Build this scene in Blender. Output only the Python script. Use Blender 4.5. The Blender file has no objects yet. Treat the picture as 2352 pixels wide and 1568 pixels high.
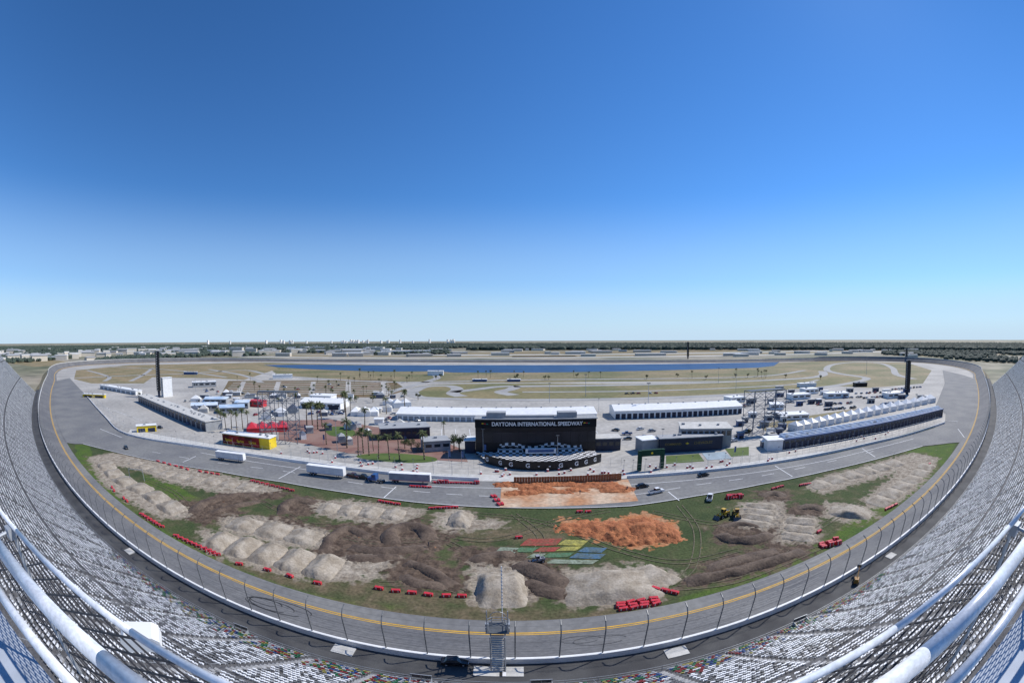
import bpy, math, random
import numpy as np
from mathutils import Matrix, Vector, noise
random.seed(7); rng=np.random.default_rng(7)
H=50.0; PITCH=0.0030; ROLL=0.0038
CX,CY,PPM=1176.0,784.0,2352/36   # survey frame 2352 x 1568 on a 36 x 24 mm sensor
Fw=Vector((0,math.cos(PITCH),-math.sin(PITCH))); Rt=Vector((math.cos(ROLL),0,-math.sin(ROLL)))
Up=Rt.cross(Fw).normalized(); Rt=Fw.cross(Up)
cam=bpy.data.cameras.new("camera"); co=bpy.data.objects.new("camera",cam); bpy.context.scene.collection.objects.link(co)
co.matrix_world=Matrix(((Rt.x,Up.x,-Fw.x,0),(Rt.y,Up.y,-Fw.y,0),(Rt.z,Up.z,-Fw.z,H),(0,0,0,1)))
cam.type='PANO'; cam.sensor_width=36; cam.sensor_height=24; cam.clip_start=.05; cam.clip_end=60000
for tgt in (cam,getattr(cam,'cycles',None)):
    try:
        tgt.panorama_type='FISHEYE_EQUISOLID'; tgt.fisheye_lens=15; tgt.fisheye_fov=math.radians(200)
    except Exception as e: pass
bpy.context.scene.camera=co
vs=bpy.context.scene.view_settings; vs.view_transform='Standard'; vs.look='None'; vs.exposure=0
COL=bpy.context.scene.collection
# --- photogrammetry: bearing/depression measured in the photo -> real ground position
def ray(u,v):
    dx=(u-CX)/PPM; dy=(CY-v)/PPM; r=math.hypot(dx,dy) or 1e-6; th=2*math.asin(min(1,r/30))
    return Rt*(dx/r*math.sin(th))+Up*(dy/r*math.sin(th))+Fw*math.cos(th)
def S(u,v,z=0.):
    w=ray(u,v); t=(z-H)/min(w.z,-1e-3); return Vector((w.x*t,w.y*t,z))
def zat(p,u,v):
    w=ray(u,v); return H+w.z/math.hypot(w.x,w.y)*math.hypot(p.x,p.y)
# --- materials
def M(name,c1,c2=None,sc=.15,rough=.85,bump=0,bs=3.,metal=0,fine=.12,fs=4.,spec=.3):
    m=bpy.data.materials.new(name); m.use_nodes=True; n=m.node_tree.nodes; l=m.node_tree.links; b=n['Principled BSDF']
    b.inputs['Roughness'].default_value=rough; b.inputs['Metallic'].default_value=metal; b.inputs['Specular IOR Level'].default_value=spec
    g=n.new('ShaderNodeNewGeometry'); src=g.outputs['Position']
    t=n.new('ShaderNodeTexNoise'); t.inputs['Scale'].default_value=sc; t.inputs['Detail'].default_value=8; l.new(src,t.inputs['Vector'])
    r=n.new('ShaderNodeValToRGB'); r.color_ramp.elements[0].position=.38; r.color_ramp.elements[1].position=.62
    c2=c2 or tuple(x*.8 for x in c1)
    r.color_ramp.elements[0].color=(*c1,1); r.color_ramp.elements[1].color=(*c2,1); l.new(t.outputs[0],r.inputs[0])
    f=n.new('ShaderNodeTexNoise'); f.inputs['Scale'].default_value=fs; f.inputs['Detail'].default_value=4; l.new(src,f.inputs['Vector'])
    mr=n.new('ShaderNodeMapRange'); mr.inputs[1].default_value=.3; mr.inputs[2].default_value=.7; mr.inputs[3].default_value=1-fine; mr.inputs[4].default_value=1+fine
    l.new(f.outputs[0],mr.inputs[0])
    mx=n.new('ShaderNodeVectorMath'); mx.operation='SCALE'; l.new(r.outputs[0],mx.inputs[0]); l.new(mr.outputs[0],mx.inputs['Scale']); l.new(mx.outputs[0],b.inputs['Base Color'])
    if bump:
        q=n.new('ShaderNodeTexNoise'); q.inputs['Scale'].default_value=bs; q.inputs['Detail'].default_value=7; l.new(src,q.inputs['Vector'])
        bb=n.new('ShaderNodeBump'); bb.inputs['Distance'].default_value=bump; l.new(q.outputs[0],bb.inputs['Height']); l.new(bb.outputs[0],b.inputs['Normal'])
    return m
asph=M('asphalt_track',(.115,.115,.12),(.15,.148,.148),.08,fine=.18,fs=1.2)
asph2=M('asphalt_apron',(.15,.15,.152),(.195,.193,.185),.05,fine=.14,fs=.7)
seam=M('asphalt_seam',(.075,.075,.08),(.1,.1,.1),.5)
roadm=M('road_course_asphalt',(.34,.335,.32),(.28,.275,.265),.05,fine=.1,fs=.5)
walk=M('asphalt_walkway',(.05,.05,.052),(.08,.08,.08),.2)
conc=M('concrete_paving',(.41,.39,.355),(.31,.295,.27),.02,fine=.18,fs=.35)
concl=M('concrete_light',(.54,.53,.50),(.44,.43,.40),.5)
tan=M('dry_grass',(.27,.205,.115),(.18,.155,.075),.025,fine=.25,fs=.2)
lotg=M('parking_turf_brown',(.17,.11,.055),(.13,.105,.05),.03,fine=.2,fs=.3)
tang=M('infield_turf_green',(.13,.13,.055),(.24,.19,.105),.012,fine=.25,fs=.2)
loopg=M('road_course_turf',(.13,.13,.05),(.22,.18,.085),.018,fine=.22,fs=.2)
brick=M('brick_paving',(.2,.105,.085),(.25,.16,.13),.1)
white=M('white_paint',(.8,.8,.79),(.72,.72,.71),.5,fine=.04,rough=.5)
yell=M('yellow_paint',(.62,.36,.05),(.5,.3,.05),.5,fine=.15)
yellb=M('yellow_panel',(.75,.55,.03),None,.3,rough=.5,fine=.04)
red=M('red_plastic',(.55,.035,.05),(.42,.03,.04),.7,rough=.45,fine=.1)
blue=M('blue_panel',(.06,.12,.27),(.05,.09,.2),.3,rough=.5)
dblue=M('dark_blue_panel',(.02,.03,.06),None,.3,rough=.4)
gblue=M('grey_blue_panel',(.12,.14,.18),(.09,.1,.14),.3,rough=.5)
black=M('black_panel',(.012,.012,.014),(.018,.018,.02),.3,rough=.4)
glass=M('window_glass',(.02,.03,.04),None,1,rough=.08,spec=.6)
grey=M('grey_cladding',(.34,.35,.36),(.29,.30,.31),.3)
steel=M('galvanised_steel',(.42,.44,.46),(.35,.37,.39),2.,rough=.45,metal=.4,fine=.08,fs=30)
posts=M('weathered_post_steel',(.14,.145,.15),(.22,.225,.23),2.,rough=.5,metal=.3)
dsteel=M('dark_steel',(.12,.13,.14),None,2.,rough=.5,metal=.3)
rail=M('painted_rail',(.74,.76,.79),(.60,.63,.67),7.,rough=.3,fine=.14,fs=60,metal=.1,spec=.6)
rubber=M('rubber',(.02,.02,.02),None,2.)
wood=M('timber_boards',(.34,.16,.075),(.26,.12,.055),.6)
leaf=M('foliage',(.04,.065,.02),(.07,.09,.03),.3,fine=.4,fs=1.5)
leafd=M('woodland_foliage_hazed',(.04,.058,.045),(.06,.078,.056),.01,fine=.3,fs=.08)  # distance haze is tinted into this leaf colour, no volume behind it
palml=M('palm_frond',(.06,.085,.03),(.1,.11,.045),.4,fine=.2)
bark=M('bark',(.18,.14,.1),None,2.)
dirt=M('tan_dirt',(.36,.315,.255),(.25,.21,.16),.35,bump=.14,bs=1.6,fine=.2,fs=2.2)
soil=M('dark_soil',(.075,.053,.04),(.13,.095,.07),.3,bump=.2,bs=1.3,fine=.28,fs=2.)
clay=M('orange_clay',(.40,.15,.06),(.27,.09,.035),.35,bump=.3,bs=1.3,fine=.28,fs=1.8)
mat_glass_roof=M('roof_panel_blue_white',(.62,.68,.74),(.35,.47,.62),.12,rough=.3)
skin=M('skin',(.45,.28,.2),None,3.); cloth=M('clothing',(.06,.07,.1),(.1,.1,.12),4.)
# --- mesh helpers
class MB:
    def __init__(s): s.v=[];s.f=[];s.m=[]
    def add(s,vs,fs,mi=0):
        o=len(s.v); s.v+= [tuple(p) for p in vs]; s.f+=[tuple(o+i for i in f) for f in fs]; s.m+=[mi]*len(fs); return s
    def box(s,c,d,mi=0,rz=0,taper=1.):
        x,y,z=d[0]/2,d[1]/2,d[2]/2; cs,sn=math.cos(rz),math.sin(rz); vs=[]
        for dz,t in((-z,1),(z,taper)):
            for a,b in((-x,-y),(x,-y),(x,y),(-x,y)):
                a*=t;b*=t; vs.append((c[0]+a*cs-b*sn,c[1]+a*sn+b*cs,c[2]+dz))
        return s.add(vs,[(3,2,1,0),(4,5,6,7),(0,1,5,4),(1,2,6,5),(2,3,7,6),(3,0,4,7)],mi)
    def cyl(s,p0,p1,r0,r1=None,n=6,mi=0):
        p0=Vector(p0);p1=Vector(p1); r1=r0 if r1 is None else r1; d=(p1-p0).normalized(); a=d.orthogonal().normalized(); b=d.cross(a)
        vs=[]
        for p,r in((p0,r0),(p1,r1)):
            for i in range(n):
                t=2*math.pi*i/n; vs.append(p+a*(r*math.cos(t))+b*(r*math.sin(t)))
        return s.add(vs,[(i,(i+1)%n,n+(i+1)%n,n+i) for i in range(n)]+[tuple(range(n-1,-1,-1)),tuple(range(n,2*n))],mi)
    def prof(s,pts,y0,y1,mi=0):
        n=len(pts); vs=[(x,y0,z) for x,z in pts]+[(x,y1,z) for x,z in pts]
        return s.add(vs,[tuple(range(n)),tuple(range(2*n-1,n-1,-1))]+[(i,i+n,(i+1)%n+n,(i+1)%n) for i in range(n)],mi)
    def mesh(s,name,mats,smooth=False):
        me=bpy.data.meshes.new(name); me.from_pydata(s.v,[],s.f)
        for m in (mats if isinstance(mats,(list,tuple)) else [mats]): me.materials.append(m)
        me.polygons.foreach_set('material_index',s.m)
        if smooth: me.polygons.foreach_set('use_smooth',[True]*len(s.f))
        me.update(); return me
def O(name,me,parent=None,label=None,cat=None,group=None,kind=None,loc=(0,0,0),rz=0,sc=None):
    o=bpy.data.objects.new(name,me); COL.objects.link(o); o.location=loc; o.rotation_euler=(0,0,rz)
    if sc is not None: o.scale=(sc,sc,sc) if not hasattr(sc,'__len__') else sc
    if parent: o.parent=parent
    if label:o['label']=label
    if cat:o['category']=cat
    if group:o['group']=group
    if kind:o['kind']=kind
    return o
def place(proto,name,loc,rz,label,cat,group=None,sc=None):
    root=O(name,None,None,label,cat,group,None,loc,rz,sc); root.empty_display_size=.3; obs=[]
    for pn,me,pi in proto: obs.append(O(pn,me,root if pi is None else obs[pi]))
    return root
def cat_rom(P,n=8,closed=False):
    P=[Vector(p) for p in P]; out=[]; N=len(P)
    for i in range(N if closed else N-1):
        g=(lambda k:P[k%N]) if closed else (lambda k:P[max(0,min(N-1,k))])
        a,b,c,d=g(i-1),g(i),g(i+1),g(i+2)
        for k in range(n):
            t=k/n; out.append(.5*((2*b)+(c-a)*t+(2*a-5*b+4*c-d)*t*t+(3*b-a-3*c+d)*t**3))
    if not closed: out.append(P[-1])
    return out
def poly(name,px,z,mat,smooth=False,world=False):
    if smooth: px=[(p.x,p.y) for p in cat_rom([Vector((p[0],p[1],0)) for p in px],5,True)]
    P=[Vector((p[0],p[1],0)) for p in px] if world else [S(*p) for p in px]
    b=MB(); b.add([(p.x,p.y,z) for p in P],[tuple(range(len(P)))]); me=b.mesh(name,mat)
    if me.polygons[0].normal.z<0: me.flip_normals()
    return O(name,me,kind='structure')
def normals(P,closed=False):
    out=[];N=len(P)
    for i in range(N):
        a=P[(i-1)%N] if closed else P[max(0,i-1)]; b=P[(i+1)%N] if closed else P[min(N-1,i+1)]
        t=(b-a); t.z=0; t.normalize(); out.append(Vector((-t.y,t.x,0)))
    return out
def strip(name,P,offs,mat,closed=False,kind='structure',**k):
    Nn=normals(P,closed); b=MB(); n=len(P); m=len(offs); vs=[]
    for p,q in zip(P,Nn):
        for o,z in offs: vs.append((p.x+q.x*o,p.y+q.y*o,z(p) if callable(z) else z))
    fs=[]
    for i in range(n if closed else n-1):
        j=(i+1)%n
        for c in range(m-1): fs.append((i*m+c,j*m+c,j*m+c+1,i*m+c+1))
    b.add(vs,fs); return O(name,b.mesh(name,mat),kind=kind,**k)
def road(name,px,w,z,mat,world=False):
    P=[Vector((p[0],p[1],0)) for p in cat_rom([Vector((p[0],p[1],0)) for p in px],7)]
    if not world: P=[S(p.x,p.y) for p in P]
    return strip(name,P,[(-w/2,z),(w/2,z)],mat)
# --- world / light
w=bpy.data.worlds.new("World"); bpy.context.scene.world=w; w.use_nodes=True; nt=w.node_tree
sky=nt.nodes.new('ShaderNodeTexSky'); sky.sky_type='NISHITA'; sky.sun_disc=False
EL=math.radians(46); AZ=math.radians(64)
sky.sun_elevation=EL; sky.sun_rotation=AZ; sky.air_density=1.0; sky.dust_density=.03; sky.ozone_density=1.5; sky.altitude=0
tint=nt.nodes.new('ShaderNodeMix'); tint.data_type='RGBA'; tint.blend_type='MULTIPLY'; tint.inputs[0].default_value=1; tint.inputs[7].default_value=(.66,.95,1.32,1)
hsv=nt.nodes.new('ShaderNodeHueSaturation'); hsv.inputs['Saturation'].default_value=1.08
tc0=nt.nodes.new('ShaderNodeTexCoord'); sx=nt.nodes.new('ShaderNodeSeparateXYZ'); nt.links.new(tc0.outputs['Generated'],sx.inputs[0])
hr=nt.nodes.new('ShaderNodeValToRGB'); hr.color_ramp.interpolation='EASE'; e=hr.color_ramp.elements; e[0].position=0; e[0].color=(.93,.93,.93,1); e[1].position=.34; e[1].color=(0,0,0,1)
q_=e.new(.05); q_.color=(.74,.74,.74,1); q_=e.new(.14); q_.color=(.3,.3,.3,1); nt.links.new(sx.outputs[2],hr.inputs[0])
hz=nt.nodes.new('ShaderNodeMix'); hz.data_type='RGBA'; nt.links.new(hr.outputs[0],hz.inputs[0]); nt.links.new(hsv.outputs[0],hz.inputs[6]); hz.inputs[7].default_value=(5.0,6.6,8.3,1)
bg=nt.nodes['Background']; bg.inputs[1].default_value=.108; nt.links.new(sky.outputs[0],tint.inputs[6]); nt.links.new(tint.outputs[2],hsv.inputs['Color']); nt.links.new(hz.outputs[2],bg.inputs[0])
sun=bpy.data.lights.new('sun','SUN'); sun.energy=5.0; sun.angle=math.radians(.53); sun.color=(1,.955,.89)
so=bpy.data.objects.new('sun',sun); COL.objects.link(so)
sd=Vector((math.sin(AZ)*math.cos(EL),math.cos(AZ)*math.cos(EL),math.sin(EL))); so.rotation_euler=sd.to_track_quat('Z','Y').to_euler(); so.location=(0,0,200)
# --- ground to the horizon
gm=M('open_country',(.13,.135,.075),(.30,.26,.195),.0025,fine=.3,fs=.02)
b=MB(); R=30000; b.add([(-R,-R,-.4),(R,-R,-.4),(R,R,-.4),(-R,R,-.4)],[(0,1,2,3)]); O('ground',b.mesh('ground',gm),kind='structure')
# --- oval
def Wy(x): A=168 if x>0 else 177; return 47.2+A*(math.sqrt(1+(x/300)**2)-1)
ctl=[(x,Wy(x)) for x in (-600,-520,-450,-390,-330,-270,-210,-160,-120,-80,-40,0,40,80,120,160,210,270,330,390,450,520,600)]
ctl+=[(690,300),(780,372),(862,490),(880,610),(815,715),(650,800),(405,870),(0,965),(-400,960),(-740,885),(-890,730),(-940,570),(-890,440),(-760,345)]
oval=cat_rom([Vector((a,c,0)) for a,c in ctl],10,True)
def zo(p):
    t=min(1,max(0,(abs(p.x)-300)/400)); base=4+5*t*t*(3-2*t)
    if p.y>780: base=4+ (base-4)*min(1,max(0,(abs(p.x)-500)/400))
    return base
poly('infield_ground',[(p.x,p.y) for p in oval],-.12,conc,world=True)
strip('track',oval,[(0,zo),(11.8,.06)],asph,True)
strip('apron',oval,[(11.8,.06),(16,.05)],asph2,True)
def zt(p,o): return (zo(p)-.06)*max(0,11.8-o)/11.8+.06
for o_ in (11.3,11.95): strip('painted_line',oval,[(o_,lambda p,o=o_:zt(p,o)+.03),(o_+.33,lambda p,o=o_+.33:zt(p,o)+.03)],yell,True)
front=cat_rom([Vector((x,Wy(x),0)) for x in range(-560,561,20)],3)
wallP=[p for p in front if -450<=p.x<=520]
for o_,w_ in ((3.9,.12),(7.7,.12),(.5,.25)): strip('asphalt_joint',wallP,[(o_,lambda p,o=o_:zt(p,o)+.02),(o_+w_,lambda p,o=o_+w_:zt(p,o)+.02)],seam)
strip('embankment',oval,[(-.4,zo),(-14,-.3)],tan,True)
k=[i for i in range(len(oval)) if -450<oval[i].x<520 and oval[i].y<300]
rest=oval[k[-1]:]+oval[:k[0]+1]
strip('retaining_wall',rest,[(0,zo),(0,lambda p:zo(p)+1.2),(-.5,lambda p:zo(p)+1.2),(-.5,zo)],concl,kind=None,label="long pale concrete wall around the far banking",cat="wall")
strip('retaining_wall',wallP,[(0.02,zo),(.02,lambda p:zo(p)+1.1),(-.45,lambda p:zo(p)+1.1),(-.45,zo)],white,kind=None,label="white painted concrete wall along the racing surface",cat="wall")
strip('walkway',wallP,[(-.45,lambda p:zo(p)),(-7.5,lambda p:zo(p))],walk)
for cx,cy_,rr in [(-44.5,55.5,3.2),(-46,56.5,2.2),(-42.5,56,4.),(14,54,2.6),(11,55,2.)]:
    P=[Vector((cx+rr*1.7*math.cos(a),cy_+rr*.8*math.sin(a),0)) for a in np.linspace(0,5.6,30)]
    zf=lambda p:(lambda o:zt(p,min(max(o,0),11.8)))((p.y-Wy(p.x))*.97)+.035
    strip('tyre_mark',P,[(0,zf),(.13,zf)],seam if cx>0 else rubber)
# catch fence
post=MB(); pts=[(0,0),(0,4.6),(.25,5.3),(.8,5.95),(1.7,6.3)]
for a,c in zip(pts,pts[1:]): post.cyl((0,a[0],a[1]),(0,c[0],c[1]),.1,.1,6)
post=post.mesh('post',posts)
cab=MB(); Nn=normals(wallP)
for hh,oo in [(.3+.55*i,0) for i in range(8)]+[(5.3,.25),(5.95,.8),(6.3,1.7)]:
    for i in range(0,len(wallP)-1):
        p,q=wallP[i],wallP[i+1]; a=p+Nn[i]*(oo-.2); c=q+Nn[i+1]*(oo-.2); cab.cyl((a.x,a.y,zo(p)+1.1+hh),(c.x,c.y,zo(q)+1.1+hh),.018,.018,3)
fence=O('catch_fence',cab.mesh('catch_fence',dsteel),label="tall steel catch fence with posts curving over the track",cat="fence")
L0=0; spots=[]; nxt=0
for i in range(len(wallP)-1):
    p,q=wallP[i],wallP[i+1]; L=(q-p).length
    while nxt<L0+L: spots.append((p.lerp(q,(nxt-L0)/L),Nn[i])); nxt+=6.3
    L0+=L
spots.sort(key=lambda s:s[0].length); far=MB()
for k_,(p,n_) in enumerate(spots):
    rz=math.atan2(n_.y,n_.x)-math.pi/2; q=p-n_*.2
    if k_<100: O('post',post,fence,loc=(q.x,q.y,zo(p)+1.1),rz=rz)
    else:
        z=zo(p)+1.1; far.cyl((q.x,q.y,z),(q.x,q.y,z+5),.08,.08,4); e_=q+n_*1.6; far.cyl((q.x,q.y,z+5),(e_.x,e_.y,z+6.3),.08,.08,4)
O('post',far.mesh('post_far',posts),fence,kind='stuff')
# --- grandstand
RUN,RISE,NR=.8,.545,62
def rf(x):
    if x<0: return 1+.12*min(1,max(0,(-x-100)/250))
    return 1-.06*min(1,max(0,(x-100)/250))
sP=[p for p in front if -420<=p.x<=455]; sN=normals(sP)
z0=lambda p:zo(p)+.9
offs=[(-6.3,zo),(-6.3,z0)]
for r in range(NR):
    offs.append((-6.3-RUN*(r+1),lambda p,r=r:z0(p)+RISE*rf(p.x)*r)); offs.append((-6.3-RUN*(r+1),lambda p,r=r:z0(p)+RISE*rf(p.x)*(r+1)))
offs+=[(-6.3-RUN*NR-2,lambda p:z0(p)+RISE*rf(p.x)*NR),(-6.3-RUN*NR-2,-.3)]
terr=M('terrace_concrete_shaded',(.13,.13,.135),(.075,.075,.08),.3,fine=.3)  # concrete coloured dark to stand for the shadow rows between seats
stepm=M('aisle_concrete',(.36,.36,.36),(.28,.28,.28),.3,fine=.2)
stand=O('grandstand',None,label="long sweeping steel and concrete grandstand facing the track",cat="grandstand")
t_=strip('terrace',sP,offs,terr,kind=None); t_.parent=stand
for e_ in (0,-1):
    p,n_=sP[e_],sN[e_]; vs_=[(p.x+n_.x*o,p.y+n_.y*o,z(p) if callable(z) else z) for o,z in offs]; b_=MB(); b_.add(vs_+[(vs_[0][0],vs_[0][1],-.3)],[tuple(range(len(vs_)+1))]); O('end_wall',b_.mesh('end_wall',grey),stand)
cum=[0]
for a,c in zip(sP,sP[1:]): cum.append(cum[-1]+(c-a).length)
cum=np.array(cum); PX=np.array([p.x for p in sP]);PY=np.array([p.y for p in sP]);NX=np.array([n.x for n in sN]);NY=np.array([n.y for n in sN]); PZ=np.array([z0(p) for p in sP]); RF=np.array([rf(p.x) for p in sP])
s0=np.interp(0,PX,cum)
m=MB()
for i in range(len(sP)-1):
    a=sP[i]-sN[i]*6.4; c=sP[i+1]-sN[i+1]*6.4
    for h_ in(.55,1.05): m.cyl((a.x,a.y,z0(sP[i])+h_),(c.x,c.y,z0(sP[i+1])+h_),.03,.03,4)
    for t in(0,.33,.66): q=a.lerp(c,t); m.cyl((q.x,q.y,z0(sP[i])),(q.x,q.y,z0(sP[i])+1.05),.03,.03,4)
O('handrail',m.mesh('handrail',steel),stand)
m=MB(); m2=MB()
for kk in range(-42,43):
    s=s0+kk*9.5+.65
    if s<2 or s>cum[-1]-2: continue
    x,y,nx,ny,z,rr_=[np.interp(s,cum,A_) for A_ in (PX,PY,NX,NY,PZ,RF)]; RS=RISE*rr_
    for r in range(1,NR-1):
        if r in(22,47): continue
        o=6.3+RUN*r+.4; m2.box((x-nx*o,y-ny*o,z+RS*r+.13),(.9,.35,.25),rz=math.atan2(ny,nx)-math.pi/2)
    for r in range(1,NR-4,5):
        if r%10>6: continue
        o=6.3+RUN*r+.2; o2=o+RUN*3; pa=Vector((x-nx*o,y-ny*o,z+RS*r+1.)); pb=Vector((x-nx*o2,y-ny*o2,z+RS*(r+3)+1.)); m.cyl(pa,pb,.03,.03,4); m.cyl(pa,pa-Vector((0,0,1)),.03,.03,4); m.cyl(pb,pb-Vector((0,0,1)),.03,.03,4)
O('aisle_rail',m.mesh('aisle_rail',steel),stand,kind='stuff'); O('aisle_step',m2.mesh('aisle_step',stepm),stand,kind='stuff')
pos=[]
for r in range(NR):
    s=np.arange(0,cum[-1],.58)
    s=s[(s-s0)%9.5>1.5]; o=-(6.3+RUN*r+.3)
    if r in (22,47): continue
    x=np.interp(s,cum,PX)+np.interp(s,cum,NX)*o; y=np.interp(s,cum,PY)+np.interp(s,cum,NY)*o; z=np.interp(s,cum,PZ)+RISE*r*np.interp(s,cum,RF)
    pos.append(np.stack([x,y,z,np.interp(s,cum,NX),np.interp(s,cum,NY),np.full_like(x,r)],1))
pos=np.concatenate(pos)
pos=pos[(rng.random(len(pos))>.04)]
def project(X,Y,Z):
    V=np.stack([X,Y,Z-H],1); V/=np.linalg.norm(V,axis=1)[:,None]
    a=V@np.array(Rt);b2=V@np.array(Up);c=V@np.array(Fw); th=np.arccos(np.clip(c,-1,1)); r=30*np.sin(th/2)*PPM; q=np.hypot(a,b2)+1e-9
    return CX+a/q*r,CY-b2/q*r
U,Vv=project(pos[:,0],pos[:,1],pos[:,2]+.4); D=np.linalg.norm(pos[:,:3]-np.array([0,0,H]),axis=1)
inf=(U>-60)&(U<2412)&(Vv<1610)
pos=pos[inf];U=U[inf];Vv=Vv[inf];D=D[inf]
vis=(U>0)&(U<2352)&(Vv<1562)
order=np.argsort(np.where(vis,D,1e9)); near=order[:300]; mask=np.ones(len(pos),bool); mask[near]=False
pal=np.array([[.05,.10,.26],[.3,.05,.05],[.36,.32,.09],[.05,.18,.09],[.5,.5,.5],[.4,.42,.45]])
def seatcol(P):
    n=len(P); f=rng.random((n,1)); c=np.tile(np.array([[.88,.89,.90]]),(n,1))*(np.where(f<.25,.22,np.where(f<.45,.6,1.)))
    colr=(np.abs(P[:,0]+6)<76)&(P[:,5]<6.5+rng.random(n)*3-np.abs(P[:,0]+6)/16)
    c[colr]=pal[rng.integers(0,6,colr.sum())]; return c,colr
T=np.array([(-.20,-.04,.55),(.20,-.04,.55),(.20,-.26,.42),(-.20,-.26,.42),(-.20,-.24,.40),(.20,-.24,.40),(.20,-.33,.84),(-.20,-.33,.84),(-.20,-.30,.38),(.20,-.30,.38),(.20,-.48,.80),(-.20,-.48,.80)])
TF=[(0,1,2,3),(4,5,6,7),(9,8,11,10),(7,6,10,11)]
seatm=bpy.data.materials.new('seat_plastic'); seatm.use_nodes=True; n_=seatm.node_tree.nodes; at=n_.new('ShaderNodeAttribute'); at.attribute_name='col'; seatm.node_tree.links.new(at.outputs['Color'],n_['Principled BSDF'].inputs['Base Color']); n_['Principled BSDF'].inputs['Roughness'].default_value=.3
def seats_mesh(P,faces,name):
    c,_=seatcol(P); n=len(P); nx=P[:,3];ny=P[:,4]; jt=rng.normal(0,.02,(n,1)); sz=rng.normal(0,.03,(n,1))
    V=np.empty((n,12,3)); V[:,:,0]=P[:,0:1]+T[None,:,0]*ny[:,None]+(T[None,:,1]+jt)*nx[:,None]; V[:,:,1]=P[:,1:2]-T[None,:,0]*nx[:,None]+(T[None,:,1]+jt)*ny[:,None]; V[:,:,2]=P[:,2:3]+T[None,:,2]+sz*(T[None,:,2]>.6)
    F=(np.array(faces)[None]+ (np.arange(n)*12)[:,None,None]).reshape(-1)
    me=bpy.data.meshes.new(name); me.vertices.add(n*12); me.vertices.foreach_set('co',V.ravel().astype('f')); me.loops.add(len(F)); me.loops.foreach_set('vertex_index',F.astype('i'))
    nf=len(F)//4; me.polygons.add(nf); me.polygons.foreach_set('loop_start',np.arange(nf,dtype='i')*4); me.polygons.foreach_set('loop_total',np.full(nf,4,'i'))
    me.update(calc_edges=True); a=me.color_attributes.new('col','FLOAT_COLOR','POINT'); cc=np.ones((n,12,4)); cc[:,:,:3]=c[:,None,:]; a.data.foreach_set('color',cc.ravel().astype('f')); me.materials.append(seatm); return me
O('stadium_seats',seats_mesh(pos[mask],TF,'seats'),label="rows of pale folding seats filling the grandstand",cat="seats",kind='stuff')
vari={}
def seat_var(c):
    key=tuple(np.round(c,2))
    if key not in vari:
        m=MB(); m.add([tuple(t) for t in T],TF+[(3,2,1,0)]); me=m.mesh('stadium_seat',seatm); a=me.color_attributes.new('col','FLOAT_COLOR','POINT'); a.data.foreach_set('color',list((*key,1.))*12); vari[key]=me
    return vari[key]
P3=pos[near]; c3,cf=seatcol(P3)
names={0:'blue',1:'red',2:'yellow',3:'green',4:'pale grey',5:'pale grey'}
for p,c,f_ in zip(P3,c3,cf):
    nm='pale grey' if not f_ else names[int(np.argmin(np.abs(pal-c).sum(1)))]
    O('stadium_seat',seat_var(c),None,f"{nm} plastic stadium seat bolted to the terrace","seat","stadium seats in the grandstand rows",loc=p[:3],rz=math.atan2(p[4],p[3])-math.pi/2)
def portal(u,v):
    p=S(u,v,5.2); p.y=Wy(p.x)-7.3; r=O('stand_gate',None,None,"grey steel access gate with small sign at the stand front","gate","access gates at the stand front",None,(p.x,p.y,z0(p)),0)
    m=MB()
    for x in(-1.4,1.4): m.box((x,-.6,.7),(.08,2.2,1.4))
    for x in(-1.4,0,1.4): m.cyl((x,.5,0),(x,.5,1.9),.05,.05,6)
    m.box((0,-.3,.03),(3,2.4,.06)); m.box((0,.5,1.9),(2.9,.1,.1))
    O('frame',m.mesh('frame',steel),r); O('sign_panel',MB().box((0,.57,1.5),(2.6,.05,.6)).mesh('sign',dsteel),r)
for u,v in[(975,1545),(1240,1548),(560,1450),(1840,1440)]: portal(u,v)
# --- tri-oval infield sheet with painted attributes
Tp=[ [(205,1050),(260,1040),(320,1050),(480,1083),(590,1108),(640,1125),(560,1137),(470,1122),(380,1103),(330,1080),(262,1066),(268,1095),(340,1122),(425,1165),(430,1187),(370,1187),(300,1150),(235,1105)],
[(715,1155),(800,1148),(900,1163),(970,1170),(930,1197),(860,1200),(740,1182)],[(515,1188),(600,1188),(745,1222),(735,1255),(640,1248),(515,1215)],
[(462,1218),(560,1233),(680,1268),(780,1283),(900,1280),(880,1300),(860,1325),(780,1330),(700,1325),(600,1302),(475,1264)],[(1005,1178),(1060,1166),(1090,1190),(1155,1198),(1140,1212),(1030,1218),(1005,1205)],
[(1085,1300),(1200,1300),(1215,1370),(1160,1388),(1085,1380)],[(1305,1312),(1450,1298),(1560,1318),(1520,1345),(1490,1378),(1310,1382)],
[(1705,1155),(1795,1152),(1795,1200),(1750,1215),(1697,1205)],[(1795,1185),(1877,1187),(1872,1242),(1788,1242)],[(1898,1153),(1990,1163),(2012,1185),(1940,1197),(1900,1187)],
[(1848,1115),(1900,1093),(2050,1053),(2100,1040),(2155,1052),(2115,1108),(2060,1152),(2000,1167),(1985,1147),(2045,1102),(2060,1083),(1960,1110),(1890,1132)]]
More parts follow.
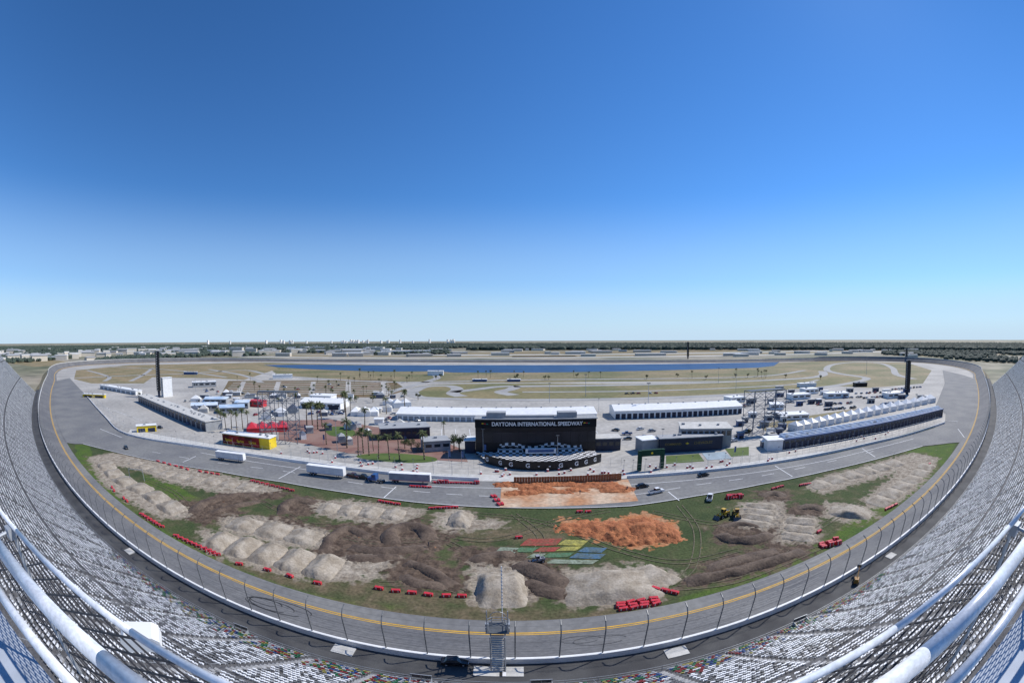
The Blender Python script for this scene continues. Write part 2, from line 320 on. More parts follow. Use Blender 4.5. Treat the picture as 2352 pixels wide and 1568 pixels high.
Dp=[[(430,1165),(520,1128),(610,1123),(675,1138),(560,1152),(470,1187)],[(638,1165),(690,1143),(732,1148),(722,1175),(670,1192)],[(718,1270),(760,1208),(860,1203),(960,1193),(1000,1213),(1055,1225),(1000,1265),(900,1287),(780,1292)],
[(890,1285),(970,1265),(1060,1325),(1095,1360),(950,1352),(885,1325)],[(1055,1292),(1180,1262),(1300,1308),(1312,1367),(1210,1373),(1200,1312)],[(1638,1215),(1700,1193),(1795,1198),(1780,1242),(1660,1247)],
[(1738,1128),(1805,1128),(1812,1147),(1760,1157)],[(1825,1158),(1900,1163),(1880,1187),(1800,1182)],[(1560,1342),(1650,1300),(1780,1253),(1865,1243),(1853,1277),(1750,1312),(1620,1338)],[(1775,1160),(1803,1160),(1790,1265),(1750,1272)],
[(1040,1255),(1150,1262),(1190,1285),(1060,1300)],[(380,1150),(520,1150),(560,1180),(470,1200),(430,1190)],[(480,1185),(640,1185),(760,1215),(745,1225),(600,1192),(500,1200)],[(1600,1300),(1720,1262),(1780,1262),(1640,1310)],[(870,1270),(930,1270),(920,1300),(870,1310)]]
Op=[[(1275,1188),(1380,1196),(1480,1176),(1550,1200),(1562,1240),(1470,1258),(1345,1236)]]
Lp=[[(170,1015),(200,1015),(260,1130),(400,1230),(700,1360),(1000,1400),(1000,1440),(600,1350),(200,1150)],[(2080,1030),(2200,1015),(2150,1100),(1950,1270),(1700,1390),(1560,1420),(1560,1370),(1900,1235),(2060,1110)],[(330,1088),(400,1110),(470,1150),(380,1150),(330,1110)]]
Bp=[[(700,1365),(1000,1385),(1500,1390),(1560,1400),(1400,1440),(1000,1440),(700,1400)],[(560,1280),(700,1330),(900,1345),(1080,1375),(1080,1390),(760,1370),(520,1300)],[(1000,1215),(1260,1205),(1300,1235),(1100,1250)]]
g=.6; gx=np.arange(-245,240,g); gy=np.arange(54,142,g); GX,GY=np.meshgrid(gx,gy); P2=np.stack([GX.ravel(),GY.ravel()],1)
def sdist(poly_,P,mg=4):
    Q=np.array([[p.x,p.y] for p in (S(*a) for a in poly_)]); lo=Q.min(0)-mg; hi=Q.max(0)+mg
    idx=np.where(((P>lo)&(P<hi)).all(1))[0]; p=P[idx]; ins=np.zeros(len(p),bool); d=np.full(len(p),1e9)
    for i in range(len(Q)):
        a=Q[i];c=Q[(i+1)%len(Q)]; e=c-a; t=np.clip(((p-a)@e)/(e@e+1e-9),0,1); d=np.minimum(d,np.linalg.norm(p-a-t[:,None]*e,axis=1))
        cond=((a[1]>p[:,1])!=(c[1]>p[:,1])); xi=(c[0]-a[0])*(p[:,1]-a[1])/(c[1]-a[1]+1e-12)+a[0]; ins^=cond&(p[:,0]<xi)
    return idx,np.where(ins,d,-d)
def field(polys,soft,ex=0.):
    A=np.zeros(len(P2))
    for q in polys:
        i,d=sdist(q,P2,soft+2); A[i]=np.maximum(A[i],np.clip(.5+(d+ex)/(2*soft),0,1))
    return A
att=np.stack([field(Tp,3.2,1.),field(Dp,3.4,1.),field(Op,3.,.5),field(Lp,3.)],1); brn=np.maximum(field(Bp,3.5),.66*field(Tp+Dp,9.)+.13)
ny_,nx_=GX.shape; ii=np.arange(ny_*nx_).reshape(ny_,nx_)
F=np.stack([ii[:-1,:-1],ii[:-1,1:],ii[1:,1:],ii[1:,:-1]],-1).reshape(-1,4)
me=bpy.data.meshes.new('infield_grass'); nzz=np.sin(P2[:,0]*1.9+3*np.sin(P2[:,1]*.8))*np.sin(P2[:,1]*2.3+2*np.sin(P2[:,0]*.7)); Z=-.03+.03*nzz+(att[:,1]>.6)*(.14*nzz+.1)+(att[:,0]>.6)*.03*nzz
edge_=(P2[:,1]-np.array([Wy(x) for x in P2[:,0]])<19); Z=np.where(edge_,-.03,Z)
me.from_pydata(np.column_stack([P2,Z]).tolist(),[],F.tolist())
ca=me.color_attributes.new('msk','FLOAT_COLOR','POINT'); ca.data.foreach_set('color',att.ravel().astype('f'))
cb=me.color_attributes.new('brn','FLOAT_COLOR','POINT'); cb.data.foreach_set('color',np.repeat(brn[:,None],4,1).ravel().astype('f'))
im=bpy.data.materials.new('infield_mix'); im.use_nodes=True; n=im.node_tree.nodes; l=im.node_tree.links; B=n['Principled BSDF']; B.inputs['Roughness'].default_value=.95; B.inputs['Specular IOR Level'].default_value=.15
geo=n.new('ShaderNodeNewGeometry')
def nz(sc,det=6):
    t=n.new('ShaderNodeTexNoise'); t.inputs['Scale'].default_value=sc; t.inputs['Detail'].default_value=det; l.new(geo.outputs[0],t.inputs['Vector']); return t.outputs[0]
def two(c1,c2,sc):
    r=n.new('ShaderNodeValToRGB'); r.color_ramp.elements[0].position=.36; r.color_ramp.elements[1].position=.64; r.color_ramp.elements[0].color=(*c1,1); r.color_ramp.elements[1].color=(*c2,1); l.new(nz(sc),r.inputs[0]); return r.outputs[0]
def mixc(a,b_,f):
    m=n.new('ShaderNodeMix'); m.data_type='RGBA'; l.new(f,m.inputs[0]); l.new(a,m.inputs[6]); l.new(b_,m.inputs[7]); return m.outputs[2]
def edge(src,sc,amt=1.1,w=.1):
    a=n.new('ShaderNodeMath'); a.operation='MULTIPLY_ADD'; l.new(nz(sc,9),a.inputs[0]); a.inputs[1].default_value=amt; a.inputs[2].default_value=-amt/2
    q=n.new('ShaderNodeMath'); q.operation='ADD'; l.new(src,q.inputs[0]); l.new(a.outputs[0],q.inputs[1])
    mr=n.new('ShaderNodeMapRange'); mr.interpolation_type='SMOOTHSTEP'; mr.inputs[1].default_value=.5-w; mr.inputs[2].default_value=.5+w; l.new(q.outputs[0],mr.inputs[0]); return mr.outputs[0]
A1=n.new('ShaderNodeAttribute'); A1.attribute_name='msk'; sp=n.new('ShaderNodeSeparateColor'); l.new(A1.outputs['Color'],sp.inputs[0])
A2=n.new('ShaderNodeAttribute'); A2.attribute_name='brn'
c=two((.04,.06,.023),(.066,.084,.033),.09)
c=mixc(c,two((.08,.125,.022),(.055,.095,.022),.15),edge(A1.outputs['Alpha'],.1,.8))
c=mixc(c,two((.14,.11,.068),(.085,.08,.042),.3),edge(A2.outputs['Fac'],.2,1.6,.35))
c=mixc(c,two((.068,.048,.036),(.13,.095,.07),.4),edge(sp.outputs[1],.35,2.2,.2))
c=mixc(c,two((.36,.315,.255),(.2,.165,.125),.4),edge(sp.outputs[0],.4,2.2,.2))
c=mixc(c,two((.38,.15,.06),(.36,.2,.11),.3),edge(sp.outputs[2],.45,2.))
f=n.new('ShaderNodeMapRange'); f.inputs[1].default_value=.3; f.inputs[2].default_value=.7; f.inputs[3].default_value=.7; f.inputs[4].default_value=1.3; l.new(nz(1.5,8),f.inputs[0])
sc_=n.new('ShaderNodeVectorMath'); sc_.operation='SCALE'; l.new(c,sc_.inputs[0]); l.new(f.outputs[0],sc_.inputs['Scale']); l.new(sc_.outputs[0],B.inputs['Base Color'])
bp=n.new('ShaderNodeBump'); bp.inputs['Distance'].default_value=.18; l.new(nz(1.2,8),bp.inputs['Height']); l.new(bp.outputs[0],B.inputs['Normal'])
me.materials.append(im); O('infield_grass',me,kind='structure')
trk=M('worn_wheel_track',(.15,.12,.08),(.08,.085,.045),.6,fine=.3,fs=1.5)
for q in [[(1100,1180),(1250,1200),(1420,1262),(1560,1290),(1700,1262)],[(1560,1160),(1600,1220),(1590,1300),(1540,1340)],[(1000,1225),(1100,1240),(1180,1230),(1280,1195),(1400,1172)],[(600,1150),(700,1200),(760,1205)],[(1500,1175),(1620,1200),(1650,1200)],[(1800,1265),(1900,1200),(1990,1150)],[(330,1100),(400,1130),(440,1170)],[(870,1340),(1000,1345),(1080,1365)],[(1560,1350),(1700,1330),(1900,1250)],[(1180,1180),(1240,1230),(1230,1270)],[(760,1225),(860,1245),(1000,1240),(1060,1260)]]:
    P=[S(p.x,p.y) for p in cat_rom([Vector((a,c_,0)) for a,c_ in q],10)]
    for o_ in(-1.,.8): strip('wheel_track',P,[(o_,.085),(o_+.28,.085)],trk)
grass_top=[(172,1020),(190,1020),(270,1040),(350,1058),(500,1083),(650,1108),(800,1133),(950,1154),(1100,1165),(1250,1168),(1450,1163),(1600,1140),(1750,1113),(1900,1082),(2050,1045),(2120,1025),(2180,1018)]
pit_top=[(2170,975),(2080,1003),(2000,1022),(1900,1045),(1800,1063),(1600,1088),(1440,1100),(1150,1107),(1000,1103),(900,1092),(700,1066),(480,1033),(290,1000),(240,955),(190,900),(160,868)]
apron_in=[p+q*15.7 for p,q in zip(oval,normals(oval,True))]
def between(x0,x1): return [p for p in apron_in if x0<=p.x<=x1 and p.y<450]
GT=[S(*p) for p in grass_top]; PT=[S(*p) for p in pit_top]
lft=[p for p in between(-600,GT[0].x-2)]; rgt=[p for p in between(GT[-1].x+2,590)]
pts_=lft+GT+rgt+[S(2215,862),S(2165,850),S(2170,880),S(2150,930),S(2172,950)]+PT
poly('pit_road',[(p.x,p.y) for p in pts_],.19,asph2,world=True)
strip('painted_line',GT[1:-1],[(.3,.2),(.55,.2)],white)
strip('painted_line',cat_rom(PT[1:-4],4),[(6.5,.2),(6.75,.2)],white)
ln=cat_rom([S(u,v-26 if 600<u<1700 else v-20) for u,v in grass_top[3:-2]],4)
for i in range(0,len(ln)-1,2):
    d=(ln[i+1]-ln[i]); 
    if d.length<1: continue
    strip('painted_line',[ln[i],ln[i]+d.normalized()*min(6,d.length)],[(-.1,.2),(.12,.2)],white)
for u,v,u2,v2 in [(880,1145,910,1118),(1535,1130,1560,1150),(1380,1095,1395,1100),(230,985,280,1005),(420,1062,450,1048),(1780,1070,1820,1095),(640,1100,690,1072),(1980,1030,2010,1050),(2200,985,2215,1005),(2100,960,2200,968)]:
    strip('painted_line',[S(u,v),S(u2,v2)],[(-.15,.2),(.15,.2)],white)
lg=MB(); cols=[(.30,.05,.04),(.34,.31,.07),(.06,.13,.21),(.07,.17,.09),(.22,.26,.2)]
lm=[M('logo_paint_%d'%i,c_,(x0_,x1_,x2_),.55,fine=.35,fs=1.6) for i,(c_,(x0_,x1_,x2_)) in enumerate((c_,tuple(.45*a+.55*b_ for a,b_ in zip(c_,(.08,.09,.045)))) for c_ in cols)]
for (u0,v0,u1,v1,s_,mi) in [(1212,1237,1292,1236,17,0),(1196,1257,1236,1258,11,3),(1242,1257,1288,1256,11,0),(1298,1239,1352,1241,13,1),(1294,1255,1338,1254,11,1),(1344,1256,1395,1258,12,2),(1262,1270,1318,1269,11,3),(1325,1270,1392,1272,12,2),(1150,1256,1192,1258,18,4),(1270,1284,1375,1286,10,4),(1226,1271,1255,1271,10,4)]:
    q=[S(u0,v0),S(u1,v1),S(u1-14,v1+s_-1),S(u0-18,v0+s_-1)]; lg.add([(p.x,p.y,.09) for p in q],[(3,2,1,0)],mi)
O('painted_logo',lg.mesh('painted_logo',lm),kind='structure')
# --- mounds
def sm(t): t=max(0,min(1,t)); return t*t*(3-2*t)
def mound_w(c0,L,W,h,mat,ang=0,flat=.25,label="low tan dirt motocross jump with sloping faces",rough=.09,z0_=0,grp='motocross jumps on the infield',ef=.4,warp=.12):
    n1=30;n2=24; sd=random.random()*90; vs=[];fs=[]
    for j in range(n2+1):
        for i in range(n1+1):
            x=(i/n1*2-1);y=(j/n2*2-1); wx=x*(1+warp*noise.noise(Vector((y*2.5,sd,0)))); wy=y*(1+warp*noise.noise(Vector((x*2.5,sd,4))))
            z=h*sm((1-abs(wx))/ef)*min(1,max(0,(1-abs(wy))/(1-flat)))
            k_=min(1,max(0,z/h*2)); z+=(noise.noise(Vector((x*L*.35+sd,y*W*.35,1)))*rough*1.5+noise.noise(Vector((x*L*.9+sd,y*W*.9,3)))*rough)*(.3+k_)*.8
            if max(abs(x),abs(y))>.97: z=-.3
            elif z<h*.12: z-=.16
            vs.append((x*L/2,y*W/2,z))
    for j in range(n2):
        for i in range(n1): a=j*(n1+1)+i; fs.append((a,a+1,a+n1+2,a+n1+1))
    m=MB(); m.add(vs,fs); O('dirt_mound',m.mesh('dirt_mound',mat,True),None,label,'dirt mound',grp,loc=(c0.x,c0.y,z0_),rz=ang)
def lane(px,n_,wd,h,fill=1.06,lb="low tan dirt motocross jump with sloping faces"):
    P=cat_rom([S(*p) for p in px],10); cu=[0]
    for a,c in zip(P,P[1:]): cu.append(cu[-1]+(c-a).length)
    for k_ in range(n_):
        s=(k_+.5)/n_*cu[-1]; i=max(i for i in range(len(P)-1) if cu[i]<=s); t=(s-cu[i])/(cu[i+1]-cu[i]); p=P[i].lerp(P[i+1],t); d=P[i+1]-P[i]
        mound_w(p,wd*random.uniform(.98,1.06),cu[-1]/n_*fill,h*random.uniform(.85,1.08),dirt,math.atan2(d.y,d.x)+math.pi/2,.12,lb)
lane([(238,1062),(275,1098),(340,1130),(415,1178)],6,9.5,1.25); lane([(300,1060),(400,1092),(500,1108),(590,1120)],9,7.5,.6)
lane([(530,1198),(640,1220),(735,1240)],3,10,1.2); lane([(480,1235),(620,1272),(780,1308)],5,11.5,1.5); lane([(730,1165),(830,1174),(930,1183)],4,9,.85)
lane([(1030,1192),(1085,1195)],1,11,1.9); lane([(1750,1155),(1742,1180),(1725,1208)],4,11,.7); lane([(1842,1188),(1838,1212),(1828,1242)],3,10.5,.8)
lane([(1862,1118),(1930,1098),(2000,1080),(2070,1060)],6,9,.95); lane([(2135,1065),(2100,1098),(2050,1130),(2005,1160)],6,9,1.); lane([(1905,1172),(2000,1182)],1,9,1.6)
mound_w(S(1152,1352),11,15,2.6,dirt,0.05,.12,"big steep tan takeoff jump beside dark soil",.12,ef=.5)
mound_w(S(1405,1347),14,21,2.,dirt,math.radians(88),.2,"long flat-topped tan landing jump",.12,ef=.5); mound_w(S(1500,1325),9,11,.6,dirt,.5,.3)
def berm(px,wd,h,mat,label="dark churned soil berm curving across the grass"):
    P=cat_rom([S(*p) for p in px],8); c0=P[0].copy(); Nn=normals(P); sd=random.random()*90; vs=[];fs=[];K=14
    for i,(p,q) in enumerate(zip(P,Nn)):
        e=min(1,min(i,len(P)-1-i)/5)
        for k in range(K+1):
            t=k/K*2-1; z=h*e*max(0,1-t*t)**1.1; z+=(noise.noise(Vector((p.x*.6+sd,p.y*.6+t*2,0)))*.35+noise.noise(Vector((p.x*1.4+sd,p.y*1.4+t*4,0)))*.2)*(.2+z*.35)-(.2 if abs(t)>.93 or e==0 else 0)
            pp=p+q*(t*wd/2*(1+.3*noise.noise(Vector((p.x*.3,p.y*.3,sd))))); vs.append((pp.x-c0.x,pp.y-c0.y,z))
    for i in range(len(P)-1):
        for k in range(K): a=i*(K+1)+k; fs.append((a,a+K+1,a+K+2,a+1))
    m=MB(); m.add(vs,fs); me_=m.mesh('dirt_berm',mat,True)
    if sum(p.normal.z for p in me_.polygons)<0: me_.flip_normals()
    O('dirt_berm',me_,None,label,'dirt berm','soil berms on the infield',loc=(c0.x,c0.y,0))
clb="rough heap of loose orange clay on the grass"
for a in [(1330,1208,16,8,.5,10),(1385,1215,16,12,1.2,8),(1430,1222,15,14,2.1,20),(1478,1222,14,15,2.6,-15),(1515,1222,11,14,2.3,0),(1468,1203,14,8,1.7,0),(1535,1232,7,9,1.5,30),(1450,1240,10,7,1.3,-10),(1350,1225,12,5,.6,-20)]:
    mound_w(S(a[0],a[1]),a[2],a[3],a[4],clay,math.radians(a[5]),.08,clb,.33,grp='orange clay heaps',ef=.85,warp=.3)
bayP=[(1152,1110),(1442,1101),(1466,1151),(1148,1166)]
poly('clay_bay_floor',bayP,.22,M('bay_boards',(.5,.38,.27),(.4,.2,.1),.12,fine=.25,fs=.8))
for i in range(20):
    t=i/19; u=1168+262*t+random.uniform(-5,5); v=random.uniform(1113,1134)-6*t; 
    mound_w(S(u,v),random.uniform(9,14),random.uniform(3.5,5.5),random.uniform(.3,.75),clay,random.uniform(-.3,.3),.3,"low spread of loose orange clay on boards",.24,.24,'orange clay heaps',.7,.3)
for p_,w_,h_ in [([(650,1182),(655,1160),(690,1150),(728,1156)],5,1.1),([(905,1252),(895,1228),(930,1210),(972,1216),(988,1242)],5,1.3),([(745,1270),(760,1235),(800,1215),(850,1235)],4,.9),([(930,1290),(985,1310),(1045,1350)],4,.9),([(920,1320),(960,1340),(1030,1345)],4,.7),([(1190,1290),(1245,1320),(1300,1350)],7,1.4),([(1210,1330),(1250,1355),(1300,1362)],5,1.),([(1080,1290),(1130,1275),(1185,1272)],4,.8),
  ([(1655,1225),(1680,1240),(1730,1240),(1775,1225)],5,1.2),([(1570,1338),(1640,1325),(1740,1300),(1850,1262)],4,1.3),([(1620,1305),(1700,1285),(1790,1262)],4,.7),([(1650,1210),(1700,1203),(1750,1210)],3,.6),([(440,1180),(470,1155),(530,1140),(600,1135)],5,1.),([(480,1178),(530,1165),(600,1150)],3.5,.7),([(1745,1140),(1775,1133),(1805,1140)],4,.8),([(1830,1165),(1865,1165),(1895,1172)],4,.9),([(800,1255),(860,1265),(930,1262),(985,1255)],4,.7),([(790,1280),(860,1282),(920,1275)],4,.7)]:
    berm(p_,w_,h_,soil)
a,b_=S(1180,1112),S(1427,1103); m=MB(); d=(b_-a); L=d.length; nb=40
for i in range(nb): m.box((L*(i+.5)/nb,0,1.4+random.uniform(-.04,.04)),(L/nb-.05,.12+random.uniform(0,.05),2.8))
m.box((L/2,.2,.6),(L,.12,.15)); m.box((L/2,.2,2.2),(L,.12,.15))
O('timber_wall',m.mesh('timber_wall',wood),None,"brown timber board wall behind the orange clay bay","wall",loc=a,rz=math.atan2(d.y,d.x))
a,b_=S(300,1103),S(332,1106); m=MB(); m.cyl((a.x,a.y,0),(a.x,a.y,4.5),.12,.12,6); m.cyl((b_.x,b_.y,0),(b_.x,b_.y,4.5),.12,.12,6); m.cyl((a.x,a.y,4.5),(b_.x,b_.y,4.5),.14,.14,6)
O('start_arch',m.mesh('start_arch',steel),None,"thin metal arch frame standing over the tan jumps","arch")
bb=MB()
bb.prof([(-.95,0),(.95,0),(.95,.5),(.85,.62),(-.85,.62),(-.95,.5)],-.35,.35,0); bb.box((-.5,0,.32),(.16,.74,.55),1); bb.box((.55,0,.32),(.1,.74,.55),1)
bb=bb.mesh('barrier_block',[red,white])
def blocks(u0,v0,u1,v1,n_,stack=1,rows=1,dz=0.):
    for i in range(n_):
        t=i/max(1,n_-1); p=S(u0+(u1-u0)*t,v0+(v1-v0)*t); d=S(u1,v1)-S(u0,v0); ang=math.atan2(d.y,d.x) if n_>1 else random.uniform(-.15,.15)
        for r in range(rows):
            for k in range(stack):
                if stack>1 and k==stack-1 and random.random()<.4: continue
                q=p+Vector((-math.sin(ang),math.cos(ang),0))*r*1.0
                O('barrier_block',bb,None,"red plastic foam barrier block with white bands on the ground","barrier","red barrier blocks around the course",loc=(q.x+random.uniform(-.2,.2),q.y+random.uniform(-.1,.1),dz+k*.63),rz=ang+random.uniform(-.2,.2)+(0 if n_<7 or stack>1 else .6))
for q in [(325,1182,370,1210,8),(405,1232,500,1275,10),(363,1060,430,1078,6),(460,1083,500,1090,4),(580,1105,670,1127,9),(875,1152,912,1158,4),(990,1168,1045,1166,5),(1330,1176,1350,1176,2),
 (1505,1352,1550,1361,3),(1775,1123,1795,1118,3),(1840,1115,1858,1112,3),(2035,1170,2057,1160,4),(1880,1222,1881,1222,1),(258,1120,262,1127,2),(285,1145,292,1151,2),(1190,1235,1191,1235,1),(2130,1070,2135,1066,2)]: blocks(*q)
for u,v in [(550,1296),(615,1309),(667,1323),(729,1340),(871,1352),(911,1358),(946,1362),(985,1366),(1023,1369),(1063,1370)]: blocks(u,v,u+1,v,1,1,1)
blocks(1000,1110,1095,1112,9,2,1,.19); blocks(945,1119,985,1121,4,2,1,.19); blocks(1430,1400,1506,1388,4,1,3); blocks(1892,1257,1925,1250,3,2,3); blocks(1675,1145,1700,1143,3,2,2); blocks(1130,1142,1146,1160,3,1,2,.19)
# --- vehicles
vm={}
def paint(c):
    if c not in vm: vm[c]=M('car_paint_%d'%len(vm),c,tuple(x*.92 for x in c),.5,rough=.25,fine=.02,spec=.6)
    return vm[c]
wh=MB(); wh.cyl((0,-.12,0),(0,.12,0),.36,.36,14,0); wh.cyl((0,-.13,0),(0,.13,0),.2,.2,10,1); wh=wh.mesh('wheel',[rubber,steel])
lt=MB(); lt.box((0,0,0),(.08,.35,.16),0); lt=lt.mesh('headlight',white)
def inst(me,loc,sc=1):
    m2=me.copy(); m2.transform(Matrix.Translation(loc)@Matrix.Scale(sc,4)); return m2
def car_proto(c,pick=False):
    b1=MB(); L=2.3 if not pick else 2.8
    if not pick: pr=[(-L,.35),(L,.35),(L,.7),(1.2,.95),(-L+.15,1.0),(-L,.8)]
    else: pr=[(-L,.45),(L,.45),(L,.95),(1.5,1.15),(-L,1.15)]
    b1.prof(pr,-.9,.9,0)
    cb=MB(); z1=.95 if not pick else 1.15; x=[(-1.9,z1),(1.15,z1),(.45,z1+.5),(-1.2,z1+.5)] if not pick else [(-.7,z1),(1.4,z1),(.9,z1+.65),(-.55,z1+.65)]
    cb.add([(p[0],s*(.82 if k<2 else .66),p[1]) for s in(-1,1) for k,p in enumerate(x)],[(0,1,2,3),(7,6,5,4),(0,4,5,1),(1,5,6,2),(3,7,4,0)],0)
    rf_=MB(); rf_.box(((x[2][0]+x[3][0])/2,0,x[2][1]+.03),(x[2][0]-x[3][0]+.1,1.38,.06))
    pm=paint(c); pr_=[('body',b1.mesh('body',pm),None),('window',cb.mesh('window',glass),None),('roof',rf_.mesh('roof',pm),None)]
    if pick: 
        bd=MB(); bd.box((-1.8,0,1.17),(1.8,1.5,.03)); pr_.append(('truck_bed',bd.mesh('truck_bed',black),None))
    for sx in(-1.45,1.45):
        for sy in(-.82,.82): pr_.append(('wheel',inst(wh,(sx,sy,.36),1),None))
    for sy in(-.6,.6): pr_.append(('headlight',inst(lt,(L+.01,sy,.72),1),None))
    return pr_
cars={}
def car(u,v,ang,c,pick=False,label="car parked on the paving",grp=None,z=0.0):
    k_=(c,pick)
    if k_ not in cars: cars[k_]=car_proto(c,pick)
    p=S(u,v); place(cars[k_],'pickup_truck' if pick else 'car',(p.x,p.y,z),math.radians(ang),label,'pickup truck' if pick else 'car',grp)
W_=(.75,.75,.75);K_=(.015,.015,.018);Gy=(.25,.26,.28);Rd=(.35,.02,.02);Bl=(.03,.08,.25)
car(1507,1133,15,W_,True,"white pickup truck driving on the pit road",z=.19); car(1630,1146,60,W_,True,"white pickup truck parked at the grass edge")
car(1475,1120,10,K_,False,"black car stopped on the pit road",z=.19); car(1615,1094,8,K_,False,"black car on the pit road by the wall",z=.19); car(290,1031,-20,K_,False,"black car alone on the grey track apron",z=.19)
car(812,1097,-15,(.08,.03,.03),True,"dark maroon pickup truck behind a white trailer",z=.19); car(835,1100,-12,K_,True,"black pickup truck near the blue tractor unit",z=.19); car(368,983,0,K_,False,"black car beside a yellow and white kiosk")
car(1685,1013,10,W_,False,"white car beside the control building"); car(925,912,20,Gy,False,"grey car on the infield road"); car(1697,1005,100,K_,True,"black pickup beside the control building")
cn={W_:"white",K_:"black",Gy:"grey",Rd:"red",Bl:"blue"}
rows=[(1880,930,1960,926,13),(1890,942,1975,936,13),(1960,905,2060,900,16),(1985,915,2075,908,15),(2020,930,2120,918,14),(1925,915,1985,912,8),(1700,1000,1722,990,4),(2050,895,2120,889,10),(1690,935,1725,932,6),(1800,925,1880,922,12),(1440,905,1520,903,6)]
for (u0,v0,u1,v1,k_) in rows:
    for i in range(k_):
        if random.random()<.25: continue
        t=i/k_; c=random.choice([W_,K_,Gy,K_,Rd,Bl,W_]); car(u0+(u1-u0)*t,v0+(v1-v0)*t,random.choice([15,105])+random.uniform(-4,4),c,random.random()<.35,cn[c]+" vehicle parked in the paddock lot","vehicles parked in the paddock")
for i in range(70):
    c=random.choice([W_,Gy,Bl,K_,W_,Rd]); a=random.choice([(400,560,918,930),(560,690,940,960),(690,790,945,952),(600,780,880,905),(420,520,952,975),(880,960,950,975),(400,560,895,910),(1380,1540,985,1015)])
    car(random.uniform(a[0],a[1]),random.uniform(a[2],a[3]),random.uniform(0,180),c,random.random()<.3,cn[c]+" vehicle standing near the fan plaza","vehicles around the fan plaza")
def trailer_proto(L=15.5,stripe=blue,side=None):
    b1=MB(); b1.box((0,0,2.55),(L,2.6,2.8)); 
    for i in range(int(L/1.2)): b1.box((-L/2+.6+i*1.2,-1.32,2.55),(.06,.05,2.7),0)
    fr=MB(); fr.box((0,0,1.02),(L-.5,1.2,.25)); fr.box((L/2-3,.8,.5),(.15,.15,1)); fr.box((L/2-3,-.8,.5),(.15,.15,1))
    st=MB(); st.box((0,-1.33,1.25),(L*.96,.03,.2))
    pr=[('cargo_box',b1.mesh('cargo_box',white),None),('chassis',fr.mesh('chassis',dsteel),None),('stripe',st.mesh('stripe',stripe),None)]
    if side: pr.append(('side_panel',MB().box((0,-1.37,2.6),(L*.97,.04,2.3)).mesh('side_panel',side),None))
    for x in(-L/2+1.5,-L/2+2.8):
        for y in(-1.,1.): pr.append(('wheel',inst(wh,(x,y,.5),1.4),None))
    return pr
tp=trailer_proto(); tr=trailer_proto(15.5,red,M('trailer_side_grey',(.3,.32,.35),(.24,.26,.29),.5))
for a_,c_,pr,lb in [((500,1055),(563,1063),tp,"white box semi-trailer parked on the pit road"),((709,1089),(793,1099),tp,"white box semi-trailer with thin stripe on the pit road"),((896,1107),(990,1112),tr,"white semi-trailer with grey sides beside red barriers")]:
    p,q=S(*a_),S(*c_); d=q-p; place(pr,'semi_trailer',(p+q)/2+Vector((0,0,.19)),math.atan2(d.y,d.x),lb,'trailer',None,d.length/15.5)
tk=MB(); tk.box((-.8,0,.9),(5.8,1.1,.35),1); tk.prof([(1,.7),(2.6,.7),(2.6,1.7),(1,1.85)],-1.0,1.0,0); tk.prof([(-.9,.8),(1,.8),(1,2.2),(.7,3),(-.9,3.1)],-1.15,1.15,0)
tg=MB(); tg.box((.93,0,2.45),(.2,2.0,.7)); tg.box((.2,0,2.3),(.8,2.34,.6))
tkp=[('cab',tk.mesh('cab',[paint((.02,.08,.25)),dsteel]),None),('window',tg.mesh('window',glass),None)]
for x in(-3,-1.8,2):
    for y in(-1,1): tkp.append(('wheel',inst(wh,(x,y,.5),1.4),None))
p=S(862,1107); place(tkp,'tractor_unit',(p.x,p.y,.19),math.radians(170),"blue truck tractor unit without trailer on the pit road","truck")
def loader_proto(c):
    b1=MB(); b1.box((-1.2,0,1.5),(2.8,1.7,1.0),0); b1.box((-1.9,0,2.05),(.9,1.2,.2),1); b1.box((1.2,0,1.1),(1.6,1.1,.6),0); cb=MB(); cb.box((.1,0,2.5),(1.2,1.3,1.2),0); cb.box((.1,0,3.16),(1.4,1.5,.12),1)
    for x in(-.5,.7):
        for y in(-.65,.65): cb.cyl((x,y,1.8),(x,y,3.15),.07,.07,5,1)
    ar=MB(); 
    for y in(-.6,.6): ar.cyl((1,y,1.9),(3.,y,.8),.13,.13,6)
    bk=MB(); bk.prof([(2.9,.2),(3.9,.1),(3.5,.5),(3.1,1.3),(2.9,1.2)],-1.35,1.35)
    m_=paint(c); pr=[('body',b1.mesh('body',[m_,dsteel]),None),('cab',cb.mesh('cab',[glass,m_]),None),('arm',ar.mesh('arm',m_),None),('bucket',bk.mesh('bucket',dsteel),None)]
    for x in(-1.6,1.4):
        for y in(-1.05,1.05): pr.append(('wheel',inst(wh,(x,y,.72),2.0),None))
    return pr
ld=loader_proto((.6,.38,.03)); ld2=loader_proto((.45,.28,.04)); lk=loader_proto((.3,.3,.32))
p=S(1660,1187); place(ld,'wheel_loader',(p.x,p.y,0),math.radians(200),"yellow wheel loader parked on the grass","loader",None,.85); p=S(1690,1187); place(ld2,'wheel_loader',(p.x,p.y,0),math.radians(250),"yellow and black loader beside the other loader","loader",None,.85)
p=S(1235,1292); place(lk,'skid_steer',(p.x,p.y,.1),math.radians(200),"grey skid steer loader with bucket on dark soil","loader",None,.62)
p=S(1965,1337,4.1); lc_=paint((.33,.17,.03)); r=O('boom_lift',None,None,"dark orange boom lift with lowered arm on the walkway","lift",None,None,(p.x,p.y,4.05),.75,.85)
m=MB(); m.box((0,0,.75),(2.4,1.3,.55)); m.box((-.4,0,1.25),(1.5,1.1,.5)); O('body',m.mesh('body',lc_),r)
m=MB(); m.cyl((-.6,0,1.4),(2.6,0,2.5),.13,.1,6); m.cyl((2.6,0,2.5),(4.2,0,2.2),.09,.09,6); O('arm',m.mesh('arm',lc_),r); O('basket',MB().box((4.5,0,2.3),(.7,1.2,.8)).mesh('basket',dsteel),r)
